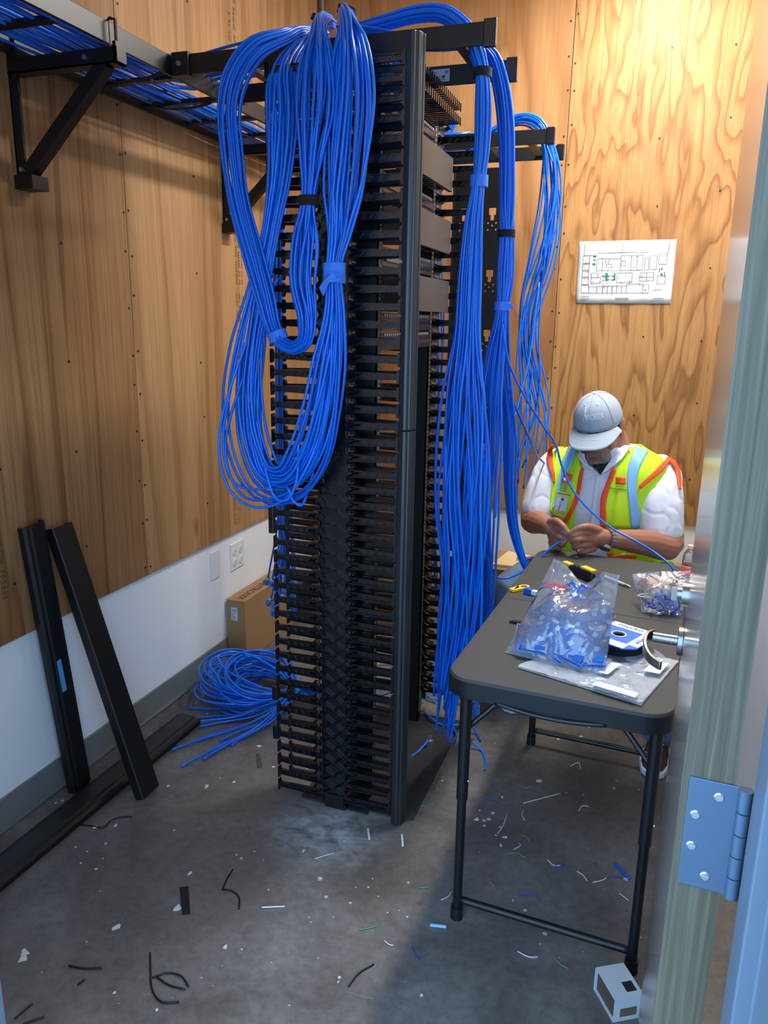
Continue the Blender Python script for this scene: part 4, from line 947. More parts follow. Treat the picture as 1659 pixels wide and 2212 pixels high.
# water bottle
c_ = (at(1490, 1190, y=3.47)[0]+.004, 3.47, .4055); wbt = empty('water_bottle', c_)
M['pet'] = plastic('clear_bottle_plastic', .16, 20, (225, 232, 240), .8)
def lathe(mb, prof, n=24): 
    return mb.loft([[(r_*math.cos(a), r_*math.sin(a), z_) for a in np.linspace(0, 2*math.pi, n, endpoint=False)] for r_, z_ in prof])
lathe(MB(), [(.028, 0), (.031, .006), (.031, .04), (.029, .05), (.031, .06), (.031, .1), (.026, .118), (.014, .134), (.0125, .142)]).build('bottle', M['pet'], wbt, True)
lathe(MB(), [(.0316, .028), (.0316, .064)]).build('red_label', simple('red_pink_label', (208, 92, 108), .5), wbt, True)
lathe(MB(), [(.0138, .137), (.0138, .152), (.012, .153)]).build('cap', M['white'], wbt, 'auto')
tag(wbt, 'clear water bottle with a red label on a brown box', 'bottle')
# ------------------------------------------------------------------ floor plan sheet on the back wall
tl_, tr_, br_, bl_ = [at(*q_, y=YB-PT-.002) for q_ in ((1252, 522), (1462, 517), (1449, 656), (1244, 655))]
ct = (tl_+tr_+br_+bl_)/4; pp = empty('floor_plan_sheet', tuple(ct)); n_ = 12; V = []
for j in range(n_):
    for i in range(n_*2):
        u, v = i/(n_*2-1), j/(n_-1); p = (bl_*(1-u)+br_*u)*(1-v)+(tl_*(1-u)+tr_*u)*v-ct; p[1] -= .001+abs(.0035*math.sin(u*9+v*5)*math.sin(v*7-u*3)); V.append(p)
w2 = n_*2; F = [(j*w2+i, j*w2+i+1, (j+1)*w2+i+1, (j+1)*w2+i) for j in range(n_-1) for i in range(w2-1)]
ps = MB().add(V, F).build('sheet', M['paper'], pp, True); sd = ps.modifiers.new('s', 'SOLIDIFY'); sd.thickness = .0003
def pp_pt(u, v): p = (bl_*(1-u)+br_*u)*(1-v)+(tl_*(1-u)+tr_*u)*v-ct; p[1] -= .0052; return p
ink = MB(); grn = MB()
def pline(u0, v0, u1, v1, th=.0016, mb=None):
    a, b_ = pp_pt(u0, v0), pp_pt(u1, v1); (mb or ink).bar(a, b_, th, .0003, (0, 1, 0))
def prect(u0, v0, u1, v1, th=.0015):
    pline(u0, v0, u1, v0, th); pline(u1, v0, u1, v1, th); pline(u1, v1, u0, v1, th); pline(u0, v1, u0, v0, th)
for r_ in ((.05, .17, .13, .30), (.13, .17, .22, .27), (.22, .17, .28, .28), (.28, .17, .33, .28), (.33, .17, .38, .28), (.38, .17, .43, .28), (.43, .17, .48, .28), (.48, .17, .53, .28), (.53, .17, .70, .31), (.70, .17, .76, .30), (.05, .31, .12, .42), (.05, .43, .12, .53), (.05, .54, .12, .64), (.05, .65, .12, .77), (.15, .33, .25, .42), (.15, .42, .22, .49), (.42, .34, .58, .49), (.66, .36, .80, .49), (.20, .53, .26, .72), (.26, .53, .45, .72), (.45, .53, .56, .76), (.56, .53, .62, .76), (.62, .53, .68, .77), (.70, .53, .74, .72), (.75, .54, .82, .75), (.84, .62, .92, .77), (.84, .31, .92, .44), (.30, .57, .36, .63), (.46, .60, .50, .68), (.29, .66, .33, .72)): prect(*r_)
pline(.05, .77, .2, .77); pline(.2, .81, .72, .81); pline(.92, .77, .94, 1.0-.02); pline(.06, .77, .06, .97); pline(.46, .81, .46, .98); pline(.66, .42, .80, .42); pline(.73, .36, .73, .49); pline(.14, .11, .05, .11)
for k in range(70):
    u, v = RNG.uniform(.06, .9), RNG.uniform(.19, .75); pline(u, v, u+RNG.uniform(.008, .025), v, .0012)
pline(.42, .085, .56, .085, .002); pline(.42, .06, .56, .06, .002); pline(.82, .08, .92, .08, .002); pline(.78, .05, .93, .05, .0012); pline(.05, .07, .14, .07); pline(.05, .05, .11, .05); pline(.82, .22, .9, .22)
ink.build('printed_plan', M['ink'], pp)['kind'] = 'stuff'
for (u0, v0, u1, v1) in ((.265, .37, .29, .38), (.30, .36, .325, .49), (.265, .43, .30, .45), (.325, .37, .345, .39), (.325, .43, .345, .45), (.39, .37, .405, .49), (.365, .43, .39, .45), (.365, .37, .39, .39), (.155, .74, .19, .77), (.16, .69, .185, .71), (.155, .62, .185, .65), (.85, .50, .86, .56), (.87, .53, .885, .56), (.87, .45, .89, .48), (.905, .44, .915, .50)):
    a, b_, c_, d_ = pp_pt(u0, v0), pp_pt(u1, v0), pp_pt(u1, v1), pp_pt(u0, v1); grn.add([a, b_, c_, d_], [(0, 1, 2, 3)])
grn.build('green_blocks', M['green'], pp)
tag(pp, 'white floor plan printout with green blocks pinned to the plywood', 'paper')
# ------------------------------------------------------------------ illegible grade stamps on the plywood
def stamp(parent, org, right, up, w_, h_, rows, frame=False, dens=.8):
    b = MB(); org = np.array(org, float); r_ = np.array(right, float); u_ = np.array(up, float); n_ = np.cross(r_, u_)
    def rect(x0, y0, x1, y1):
        b.add([org+r_*x+u_*y for x, y in ((x0, y0), (x1, y0), (x1, y1), (x0, y1))], [(0, 1, 2, 3)])
    rh = h_/rows
    for j in range(rows):
        x = 0.0; ch = rh*.6*RNG.uniform(.6, 1)
        while x < w_-ch:
            cw = ch*.55
            if RNG.random() < dens:
                y0 = j*rh; s = ch*.14
                for k in RNG.choice(5, 3, replace=False):
                    if k == 0: rect(x, y0, x+s, y0+ch)
                    if k == 1: rect(x+cw-s, y0, x+cw, y0+ch)
                    if k == 2: rect(x, y0, x+cw, y0+s)
                    if k == 3: rect(x, y0+ch-s, x+cw, y0+ch)
                    if k == 4: rect(x, y0+ch/2, x+cw, y0+ch/2+s)
            x += cw*1.5
    if frame:
        for a in ((-.006, -.006, w_+.006, -.0045), (-.006, h_+.0045, w_+.006, h_+.006), (-.006, -.006, -.0045, h_+.006), (w_+.0045, -.006, w_+.006, h_+.006), (w_*.42, -.006, w_*.425, h_+.006)): rect(*a)
    b.build('grade_stamp', M['stamp'], parent)['kind'] = 'stuff'
xs_ = XL+PT+.0007
for z0, w_, rows in ((1.62, .30, 3), (1.25, .34, 3), (1.98, .26, 3), (.95, .24, 2), (2.45, .3, 2)): stamp(wl, (xs_, 2.93, z0), (0, 0, 1), (0, 1, 0), w_, .075, rows, dens=.75)
stamp(wl, (xs_, 2.865, .61), (0, 0, 1), (0, 1, 0), .13, .045, 3, True)
for z0, w_ in ((.70, .22), (.98, .3), (1.3, .2)): stamp(wl, (xs_, 1.52, z0), (0, 0, 1), (0, 1, 0), w_, .09, 3, dens=.8)
stamp(wl, (xs_, 1.50, .60), (0, 0, 1), (0, 1, 0), .13, .05, 3, True)
for z0 in (2.05, 1.78, 1.45, 2.3): stamp(wb, (-1.10, YB-PT-.0007, z0), (0, 0, 1), (-1, 0, 0), .22, .09, 4, dens=.7)
# ------------------------------------------------------------------ coil of cable on the floor
Lc = 'blue cable in the coil on the floor beside the brown box'
pin = np.array((-1.235, 2.50, .06))
ends = [(370, 1620), (392, 1655), (440, 1640), (404, 1530), (420, 1600), (455, 1628), (385, 1555), (345, 1570), (475, 1600), (560, 1560), (500, 1610), (430, 1570)]
for i in range(27):
    P = [pin+np.array((.10+RNG.uniform(-.02, .03), RNG.normal(.03, .02), RNG.uniform(-.03, .03)))]
    for lp_ in range(1 if i > 11 else 2):
        ax_ = RNG.uniform(.12, .20); ay_ = RNG.uniform(.10, .22); z1 = RNG.uniform(.01, .17); yc = RNG.normal(.02, .03); dirn = 1
        for k in range(1, 12):
            th = 2*math.pi*k/12*dirn; P.append(pin+np.array((-ax_+ax_*math.cos(th), yc*.5*(1-math.cos(th))+ay_*math.sin(th)*(.55+.45*abs(math.sin(th/2))), (z1-.06)*(1-math.cos(th))/2+RNG.normal(0, .004)))+np.array((-.02*lp_, 0, .012*lp_)))
        P.append(pin+RNG.normal(0, .010, 3))
    if i < len(ends):
        e = at(*ends[i], z=.005); P += [pin*.62+e*.38+np.array((.03, -.05, -.012)), e*.72+pin*.28+np.array((0, -.02, -.012)), e]
    P = np.array(P); P[:, 2] = np.clip(P[:, 2], .0055, None); P[:, 0] = np.clip(P[:, 0], XL+.03, None)
    S = spline(P, 110); S[:, 2] = np.maximum(S[:, 2], .0046); S[:, 0] = np.maximum(S[:, 0], XL+.022)
    cable(S, Lc, G+' in the floor coil')
hoop((-1.232, 2.50, .062), .035, .035, .03, 'black strap pinching the floor coil of blue cable', (1, 0, 0))
# tangle on the floor behind the far manager
for i in range(12):
    a = at(RNG.uniform(905, 1000), RNG.uniform(1420, 1570), z=.006); P = [a]
    d_ = RNG.uniform(0, 6.28)
    for k in range(5): d_ += RNG.normal(0, .6); a = a+np.array((math.cos(d_)*.06, math.sin(d_)*.06, 0)); a[2] = RNG.uniform(.006, .05); P.append(a.copy())
    P = np.array(P); P[:, 2] = np.maximum(P[:, 2], .006); S = spline(P, 40); S[:, 2] = np.maximum(S[:, 2], .005)
    cable(S, 'blue cable tangled on the floor behind the rack base', G+' tangled on the floor')
# cut ends near the rack base
for pts in ([(925, 1600), (905, 1622), (888, 1634)], [(1020, 1602), (1040, 1620), (1049, 1645), (1047, 1662)], [(1022, 1570), (1030, 1585), (1038, 1600)]):
    cable(spline([at(a, b, z=.006+(.02 if k == 0 else 0)) for k, (a, b) in enumerate(pts)], 20), 'cut blue cable end on the floor by the front table leg', G+' cut on the floor')
# single strands leaving the bundle toward the man
cable(spline([at(a, b, y=y_) for a, b, y_ in ((1085, 700, 2.30), (1098, 780, 2.32), (1130, 850, 2.38), (1172, 918, 2.44), (1200, 960, 2.47), (1213, 1005, 2.48), (1235, 1055, 2.48), (1270, 1098, 2.46), (1320, 1140, 2.44), (1375, 1170, 2.40), (1420, 1198, 2.34), (1452, 1226, 2.30), (1462, 1255, 2.28))], 80), 'single blue cable sagging across the front of the seated man', G, r=.0035)
cable(spline([at(a, b, y=y_) for a, b, y_ in ((1075, 780, 2.34), (1110, 870, 2.5), (1145, 950, 2.7), (1165, 990, 2.9), (1190, 1010, 3.1))], 40), 'thin blue cable slanting behind the shoulder of the man', G, r=.0035)
cable(spline([at(a, b, y=y_) for a, b, y_ in ((1028, 900, 2.36), (1040, 1100, 2.38), (1045, 1200, 2.40), (1058, 1240, 2.43), (1085, 1250, 2.46), (1120, 1240, 2.49), (1160, 1210, 2.53), (1195, 1180, 2.57), (1226, 1160, 2.60))], 60), 'blue cable end held in the hands of the man', G, r=.0038)
cable(spline([at(a, b, y=y_) for a, b, y_ in ((1165, 610, 3.2), (1142, 780, 3.1), (1112, 900, 3.0), (1085, 1000, 2.9), (1070, 1118, 2.8))], 40), 'blue cable dangling behind the second right bundle', G, r=.0034)
# ------------------------------------------------------------------ litter on the concrete
def bit(path, r, mat, name, label, cat, group=None, n=16):
    P = spline([at(a, b, z=r+.0008) for a, b in path], n); o = MB().tube(P, r, 6).build(name, mat, None, True); tag(o, label, cat, group)
zt = simple('black_nylon_tie', (18, 18, 20), .4)
for pth_, lab in (([(166, 1781), (200, 1784), (222, 1788), (240, 1772), (262, 1765), (286, 1765)], 'bent black cable tie near the floor cover'),
    ([(503, 1878), (492, 1895), (480, 1921)], 'short straight black tie piece left of the table'), ([(480, 1921), (500, 1924), (516, 1938), (516, 1963)], 'curved black tie piece touching a short one'),
    ([(148, 2086), (180, 2092), (220, 2091)], 'straight black tie at the lower left'), ([(168, 2127), (183, 2116)], 'tiny black tie clipping at the lower left'),
    ([(324, 2058), (325, 2100), (326, 2124), (332, 2146), (350, 2165), (387, 2164)], 'long hooked black tie at the bottom'), ([(329, 2112), (360, 2102), (390, 2108), (408, 2132)], 'arched black tie crossing the hooked one'), ([(338, 2110), (365, 2128), (400, 2137)], 'thin black tie under the arched one'),
    ([(32, 2200), (70, 2168)], 'upper of two black ties in the bottom left corner'), ([(50, 2212), (95, 2196)], 'lower of two black ties in the bottom left corner'), ([(753, 2130), (775, 2102), (807, 2083)], 'curved black tie at the bottom centre')):
    bit(pth_, .0022, zt, 'cable_tie', lab, 'cable tie', 'black cable ties on the floor')
c_ = [at(a, b, z=.001) for a, b in ((388, 1918), (407, 1915), (411, 1974), (393, 1976))]
o = MB().prism([(p[0], p[1]) for p in c_], .0006, .003).build('strap_piece', M['velcro']); tag(o, 'black rectangular strap piece flat on the concrete', 'strap')
c_ = [at(a, b, z=.001) for a, b in ((553, 1630), (560, 1628), (567, 1655), (556, 1660))]
o = MB().prism([(p[0], p[1]) for p in c_], .0006, .003).build('strap_piece', simple('dull_grey_strap', (70, 66, 60), .8)); tag(o, 'small grey strap scrap left of the rack base', 'strap')
bit([(795, 1790), (798, 1813)], .0035, wc['white'], 'plastic_tube', 'left of two pale tube offcuts below the rack', 'offcut'); bit([(868, 1803), (870, 1828)], .0035, wc['white'], 'plastic_tube', 'right of two pale tube offcuts below the rack', 'offcut')
bit([(929, 1998), (964, 2002)], .0045, simple('pale_blue_jacket', (150, 190, 220), .4), 'jacket_offcut', 'pale jacket offcut at the table shadow edge', 'offcut'); bit([(1327, 1866), (1345, 1882), (1361, 1898)], .004, M['cable'], 'jacket_offcut', 'short bright blue jacket offcut under the table', 'offcut')
bit([(565, 1960), (615, 1958)], .002, wc['white'], 'wire_scrap', 'straight white wire scrap on the open floor', 'wire')
scr = [((773, 2007, 812, 2001), 'green'), ((812, 2001, 812, 2015), 'green'), ((890, 2046, 908, 2075), 'blue'), ((830, 2032, 850, 2042), 'white'), ((907, 1918, 928, 1915), 'green'), ((953, 1944, 975, 1926), 'white'), ((1120, 1935, 1160, 1936), 'blue'), ((1118, 2055, 1162, 2067), 'white'), ((1197, 2068, 1228, 2092), 'green'), ((1098, 1844, 1133, 1852), 'green'), ((1182, 1857, 1210, 1869), 'white'), ((1195, 1877, 1224, 1873), 'blue'), ((1246, 1882, 1268, 1902), 'white'), ((1280, 1906, 1310, 1896), 'white'), ((1312, 1896, 1345, 1896), 'blue'), ((1125, 1803, 1145, 1818), 'orange'), ((1045, 1722, 1075, 1728), 'blue'), ((1120, 1692, 1150, 1698), 'green'), ((1130, 1750, 1134, 1772), 'white'), ((1250, 1752, 1272, 1742), 'white'), ((1232, 1655, 1254, 1660), 'white'), ((918, 1690, 945, 1707), 'orange'), ((905, 1738, 935, 1725), 'green'), ((1337, 1930, 1358, 1945), 'white'), ((950, 1638, 966, 1650), 'orange'), ((1058, 1905, 1070, 1915), 'orange'), ((680, 1855, 720, 1843), 'white'), ((1130, 1735, 1210, 1714), 'white'), ((1075, 1800, 1095, 1760), 'white'), ((1110, 1835, 1122, 1822), 'white')]
for (a, b, c, d), k in scr:
    mx = ((a+c)/2+RNG.normal(0, 4), (b+d)/2+RNG.normal(0, 5)); bit([(a, b), mx, (c, d)], .0013, wc[k], 'wire_scrap', k+' wire scrap on the floor around the table legs', 'wire', k+' wire scraps on the floor', 10)
# plaster and paper crumbs
pm = simple('white_plaster_crumb', (214, 214, 212), .8)
cr = [(57, 2055, 13), (51, 2071, 12), (251, 2000, 12), (383, 1962, 10), (410, 1887, 6), (445, 1700, 7), (363, 1698, 4), (505, 1690, 5), (655, 1838, 5), (692, 1899, 7), (1000, 1703, 4), (1164, 1687, 7), (1085, 1722, 4), (1065, 1757, 5), (1090, 1808, 6), (1082, 1826, 5), (1107, 1945, 4), (1030, 1770, 7), (487, 2046, 6), (247, 2144, 4), (338, 2182, 4), (730, 2120, 5), (733, 2112, 4), (910, 2150, 5), (250, 1783, 5), (206, 1787, 6), (560, 1612, 6), (1272, 1568, 7), (1256, 1592, 5), (1206, 1597, 4)]
for i, (a, b, s) in enumerate(cr):
    p = at(a, b, z=.001); k = depth(p)/FPX*s; ang_ = np.sort(RNG.uniform(0, 6.28, 7)); o = MB().prism([(p[0]+k*RNG.uniform(.5, 1)*math.cos(t_), p[1]+k*RNG.uniform(.5, 1)*1.2*math.sin(t_)) for t_ in ang_], .0005, .0025).build('plaster_crumb', pm)
    tag(o, 'white plaster crumb on the concrete floor', 'debris', 'white crumbs on the floor')
# carton scrap below the door edge
mg = empty('printed_carton', (.048, 1.515, 0), .55)
MB().box((-.035, -.045, .002), (.035, -.0435, .058)).box((-.035, .0435, .002), (.035, .045, .058)).box((-.035, -.045, .0005), (.035, .045, .002)).box((-.035, -.045, .058), (.035, .045, .0595)).build('sleeve', M['paper'], mg)
MB().box((-.030, -.040, .004), (-.018, .040, .054)).build('inner_flap', simple('dark_brown_print', (92, 74, 58), .6), mg)
MB().box((.002, -.030, .0595), (.026, -.004, .0600)).build('black_print', M['blackink'], mg); MB().box((-.02, -.0454, .012), (.02, -.045, .034)).build('brown_print', simple('tan_print', (120, 96, 74), .6), mg)
tag(mg, 'white printed carton on the floor below the door edge', 'carton')
# ------------------------------------------------------------------ seated man
from mathutils.bvhtree import BVHTree
M['skin'] = simple('tan_skin', (158, 106, 82), .5, noise=.10, nscale=45, bump=.15, bscale=220)
M['shirt'] = simple('white_cotton_shirt', (222, 228, 240), .75, noise=.02, nscale=20, bump=.25, bscale=28)
M['lime'] = simple('lime_hi_vis_mesh', (196, 238, 16), .6, noise=.04, nscale=30, bump=.2, bscale=30)
M['orange'] = simple('orange_hi_vis_binding', (246, 84, 22), .6)
M['reflect'] = simple('reflective_tape_blue_lit', (128, 190, 238), .35, noise=.03, nscale=20)  # blue hall light returned by the silver tape is put into its colour
M['jeans'] = simple('washed_blue_denim', (88, 112, 142), .8, noise=.18, nscale=9, bump=.2, bscale=300)
M['beard'] = simple('grey_beard', (128, 130, 128), .9, noise=.35, nscale=160, bump=.9, bscale=420)
M['capgrey'] = simple('light_grey_cap_cloth', (158, 172, 186), .75, noise=.03, nscale=60, bump=.1, bscale=700)
M['thread'] = simple('pale_embroidery_thread', (214, 226, 238), .5)
M['darktee'] = simple('black_undershirt', (20, 20, 24), .8)
M['shoe'] = simple('brown_suede_shoe', (72, 44, 36), .75, noise=.12, nscale=40)
M['sole'] = simple('white_rubber_sole', (206, 216, 226), .5)
man = empty('person', (-.14, 3.1, 0)); MO = np.array((-.14, 3.1, 0))
tag(man, 'seated man in grey cap and lime safety vest working on a cable', 'person')
def tz(P): return [np.array(p)-MO for p in P]
def taper(mb, pts, rad, n=14, ns=20):
    S = spline(np.hstack([np.array(pts), np.array(rad)[:, None]]), ns); mb.tube(S[:, :3], S[:, 3], n)
    for k in (0, -1): mb.ell(S[k, :3], (S[k, 3],)*3, 12, 8)
def remesh(mb, name, mat, vox, smooth=8, fac=.5, disp=None):
    me = mb.mesh(name+'_raw'); o = link(name+'_raw', me); m = o.modifiers.new('r', 'REMESH'); m.mode = 'VOXEL'; m.voxel_size = vox; m.use_smooth_shade = True
    s = o.modifiers.new('s', 'SMOOTH'); s.iterations = smooth; s.factor = fac
    bpy.context.view_layer.update(); dg = bpy.context.evaluated_depsgraph_get(); out = bpy.data.meshes.new_from_object(o.evaluated_get(dg)); out.name = name
    bpy.data.objects.remove(o); bpy.data.meshes.remove(me)
    if disp is not None:
        n = len(out.vertices); co = np.zeros(n*3); out.vertices.foreach_get('co', co); no = np.zeros(n*3); out.vertices.foreach_get('normal', no)
        co = co.reshape(-1, 3); no = no.reshape(-1, 3); co += no*disp(co)[:, None]; out.vertices.foreach_set('co', co.ravel())
    out.materials.clear(); out.materials.append(mat); out.polygons.foreach_set('use_smooth', [True]*len(out.polygons)); out.update(); return out
YAW = -.24
def rz(a): c, s = math.cos(a), math.sin(a); return np.array(((c, -s, 0), (s, c, 0), (0, 0, 1.)))
def rx(a): c, s = math.cos(a), math.sin(a); return np.array(((1., 0, 0), (0, c, -s), (0, s, c)))
def ry(a): c, s = math.cos(a), math.sin(a); return np.array(((c, 0, s), (0, 1., 0), (-s, 0, c)))
TROWS = [(.455, 3.14, .185, .145), (.50, 3.13, .195, .165), (.58, 3.10, .200, .180), (.68, 3.075, .198, .178), (.78, 3.06, .203, .165), (.86, 3.055, .215, .150), (.92, 3.055, .222, .134), (.965, 3.055, .212, .115), (.995, 3.055, .178, .096), (1.015, 3.05, .128, .082), (1.035, 3.045, .088, .070), (1.06, 3.035, .066, .062)]
TX = -.135
def torso_pt(u, v, off=0.0):
    """u: 0 front, + toward image right; v 0..1 from hip to neck"""
    k = v*(len(TROWS)-1); i = min(int(k), len(TROWS)-2); f = k-i; r0, r1 = TROWS[max(i-1, 0)], TROWS[i]; r2 = TROWS[i+1]; r3 = TROWS[min(i+2, len(TROWS)-1)]
    z, y, a, b = [.5*((2*p1)+(-p0+p2)*f+(2*p0-5*p1+4*p2-p3)*f*f+(-p0+3*p1-3*p2+p3)*f**3) for p0, p1, p2, p3 in zip(r0, r1, r2, r3)]
    e = 2/2.5; sx = math.sin(u); cx_ = math.cos(u)
    p = np.array(((a+off)*math.copysign(abs(sx)**e, sx), -(b+off)*math.copysign(abs(cx_)**e, cx_), 0))
    lean = -.02*max(0, v-.55)
    p = rz(YAW) @ p; return np.array((TX+p[0], y+p[1]+lean, z+off*max(0, (v-.68))*2.0))
def torso_rings(off, v0=0.0, v1=1.0, nv=26, nu=48): return [[torso_pt(2*math.pi*j/nu, v0+(v1-v0)*i/(nv-1), off) for j in range(nu)] for i in range(nv)]
# joints
Rsh, Rhem, Rel, Rwr = at(1207, 1004, y=3.05), at(1160, 1100, y=2.95), at(1150, 1122, y=2.93), at(1188, 1138, y=2.69)
Lsh, Lhem, Lel, Lwr = at(1420, 1018, y=3.05), at(1428, 1146, y=2.92), at(1446, 1178, y=2.89), at(1316, 1163, y=2.67)
HC = at(1291, 899, y=2.985)
HM = rz(-.20) @ ry(-.10) @ rx(.36)
def hp(p): return HC+HM @ np.array(p, float)
body = MB()
body.loft(torso_rings(-.022))
def hell(c, r): body.ell(hp(c), r, 18, 12, HM)
hell((0, 0, -.010), (.074, .092, .082)); hell((0, -.02, -.06), (.068, .080, .075)); hell((0, -.052, -.126), (.052, .052, .048)); hell((0, -.084, -.154), (.028, .024, .022))
hell((.048, -.02, -.085), (.022, .05, .045)); hell((-.048, -.02, -.085), (.022, .05, .045))
hell((0, -.104, -.055), (.013, .016, .026)); hell((0, -.110, -.070), (.018, .014, .012)); hell((0, -.100, -.114), (.024, .010, .006)); hell((0, -.099, -.124), (.021, .010, .006))
for s in (-1, 1):
    hell((s*.080, .012, -.052), (.008, .024, .034)); hell((s*.087, .020, -.046), (.006, .022, .028)); hell((s*.080, .006, -.078), (.007, .011, .013))
taper(body, [hp((0, .035, -.06)), np.array((TX+.0, 3.045, 1.03)), np.array((TX, 3.05, .96))], [.062, .064, .07])
taper(body, [Rsh, Rhem*.5+Rsh*.5, Rel, Rel*.6+Rwr*.4, Rwr], [.06, .055, .047, .043, .029])
taper(body, [Lsh, Lhem*.5+Lsh*.5, Lel, Lel*.6+Lwr*.4, Lwr], [.065, .06, .050, .047, .030])
def fpts(l): return [at(a, b, y=y_) for a, b, y_ in l]
# right hand (left in the picture): palm and five curled fingers
taper(body, fpts([(1188, 1138, 2.69), (1196, 1144, 2.66), (1204, 1152, 2.64)]), [.028, .030, .027], 14)
body.ell(at(1196, 1155, y=2.662), (.022, .024, .030), 14, 10)
for pts, rr in (([(1190, 1127, 2.665), (1203, 1126, 2.625), (1216, 1136, 2.600), (1226, 1149, 2.590)], (.015, .0125, .0108, .0085)),
                ([(1200, 1140, 2.64), (1212, 1145, 2.605), (1221, 1152, 2.590), (1228, 1158, 2.59)], (.0125, .0100, .0090, .0078)),
                ([(1199, 1153, 2.635), (1212, 1161, 2.594), (1222, 1166, 2.598), (1219, 1171, 2.625)], (.0120, .0100, .0092, .0085)),
                ([(1195, 1164, 2.645), (1206, 1173, 2.606), (1216, 1177, 2.612), (1212, 1180, 2.640)], (.0118, .0097, .0088, .0082)),
                ([(1190, 1172, 2.66), (1199, 1182, 2.628), (1207, 1186, 2.632), (1203, 1188, 2.658)], (.0110, .0088, .0080, .0075))):
    taper(body, fpts(pts), rr, 12, 18)
# left hand (right in the picture)
taper(body, fpts([(1316, 1163, 2.67), (1297, 1161, 2.65), (1278, 1163, 2.635)]), [.029, .031, .028], 14)
body.ell(at(1284, 1168, y=2.655), (.030, .022, .030), 14, 10)
for pts, rr in (([(1294, 1147, 2.645), (1268, 1138, 2.600), (1248, 1142, 2.588), (1231, 1153, 2.584)], (.0165, .0128, .0110, .0085)),
                ([(1275, 1151, 2.62), (1254, 1152, 2.588), (1240, 1158, 2.580), (1230, 1164, 2.588)], (.0128, .0102, .0092, .0078)),
                ([(1272, 1164, 2.615), (1248, 1166, 2.576), (1236, 1170, 2.586), (1244, 1175, 2.615)], (.0125, .0102, .0094, .0085)),
                ([(1275, 1176, 2.62), (1251, 1180, 2.584), (1240, 1183, 2.594), (1249, 1187, 2.625)], (.0120, .0098, .0090, .0082)),
                ([(1282, 1186, 2.632), (1261, 1192, 2.600), (1251, 1194, 2.608), (1259, 1197, 2.636)], (.0112, .0090, .0082, .0075))):
    taper(body, fpts(pts), rr, 12, 18)
# legs inside the jeans
Rkn, Ran = np.array((-.43, 2.70, .515)), np.array((-.475, 2.92, .09)); Lkn, Lan = np.array((.16, 2.68, .50)), np.array((.128, 2.66, .09))
taper(body, [(-.22, 3.08, .52), Rkn, Ran], [.075, .05, .035]); taper(body, [(-.04, 3.08, .52), Lkn, Lan], [.075, .05, .035])
body.v = [tuple(np.array(p)-MO) for p in body.v]
bme = remesh(body, 'body', M['skin'], .0030, 3, .5)
link('body', bme, None, man)
# jeans
jn = MB(); jn.loft([[torso_pt(2*math.pi*j/32, v, .006) for j in range(32)] for v in (0, .06, .14, .2)])
taper(jn, [(-.20, 3.08, .53), Rkn*.5+np.array((-.2, 3.08, .53))*.5+np.array((0, 0, .012)), Rkn, Rkn*.45+Ran*.55, Ran+np.array((0, 0, -.01))], [.105, .092, .078, .068, .062])
taper(jn, [(-.06, 3.08, .53), Lkn*.5+np.array((-.06, 3.08, .53))*.5+np.array((0, 0, .012)), Lkn, Lkn*.45+Lan*.55, Lan+np.array((0, 0, -.01))], [.105, .092, .078, .068, .062])
jn.v = [tuple(np.array(p)-MO) for p in jn.v]
link('jeans', remesh(jn, 'jeans', M['jeans'], .007, 6, .5, lambda c: noise3(c, 42, 1)*.004), None, man)
# shirt: torso and sleeves
sh = MB(); sh.loft(torso_rings(.004, 0.02, .90))
def wr(c):
    s = noise3(c*np.array((1, 1, .6)), 40, 2); f = np.abs(noise3(c @ np.array(((.8, .2, .35), (.2, .6, .2), (-.5, .3, .9))).T+.3, 36, 6))
    return s*.0045-np.maximum(0, .20-f)*.014+.001
taper(sh, [Rsh+np.array((.06, 0, -.02)), Rsh, Rsh*.5+Rhem*.5+np.array((-.006, 0, 0)), Rhem], [.055, .067, .073, .066], 18); taper(sh, [Lsh+np.array((-.06, .0, -.02)), Lsh, at(1425, 1082, y=2.955), Lhem], [.055, .070, .083, .078], 18)
sh.v = [tuple(np.array(p)-MO) for p in sh.v]
sme = remesh(sh, 'shirt', M['shirt'], .006, 6, .5, wr)
link('shirt', sme, None, man)
def bvh_of(me): 
    return BVHTree.FromPolygons([v.co+Vector(MO) for v in me.vertices], [tuple(p.vertices) for p in me.polygons])
# vest shell (open in front)
vs = MB(); nu, nv = 64, 30
def opening(v): return .30-.10*v+(.55*max(0, v-.62)/.3 if v > .62 else 0)
rows = []
for i in range(nv):
    v = .17+(.885-.17)*i/(nv-1); w0 = opening(v)
    rows.append([torso_pt(w0+(2*math.pi-2*w0)*j/(nu-1), v, .0135+.003*math.sin(j*.55+i*.3)) for j in range(nu)])
vs.loft([tz(r) for r in rows], False, False)
vme = vs.mesh('vest', M['lime'], True); vo = link('vest', vme, None, man); sd = vo.modifiers.new('s', 'SOLIDIFY'); sd.thickness = .004; sd.offset = 0
vb = bvh_of(vme); sb = bvh_of(sme); bb = bvh_of(bme)
camv = Vector(CAM)
def cast(px, py, trees):
    d = Vector(ray(px, py)).normalized(); best = None
    for t in trees:
        h = t.ray_cast(camv, d)
        if h[0] is not None and (best is None or h[3] < best[3]): best = h
    return best
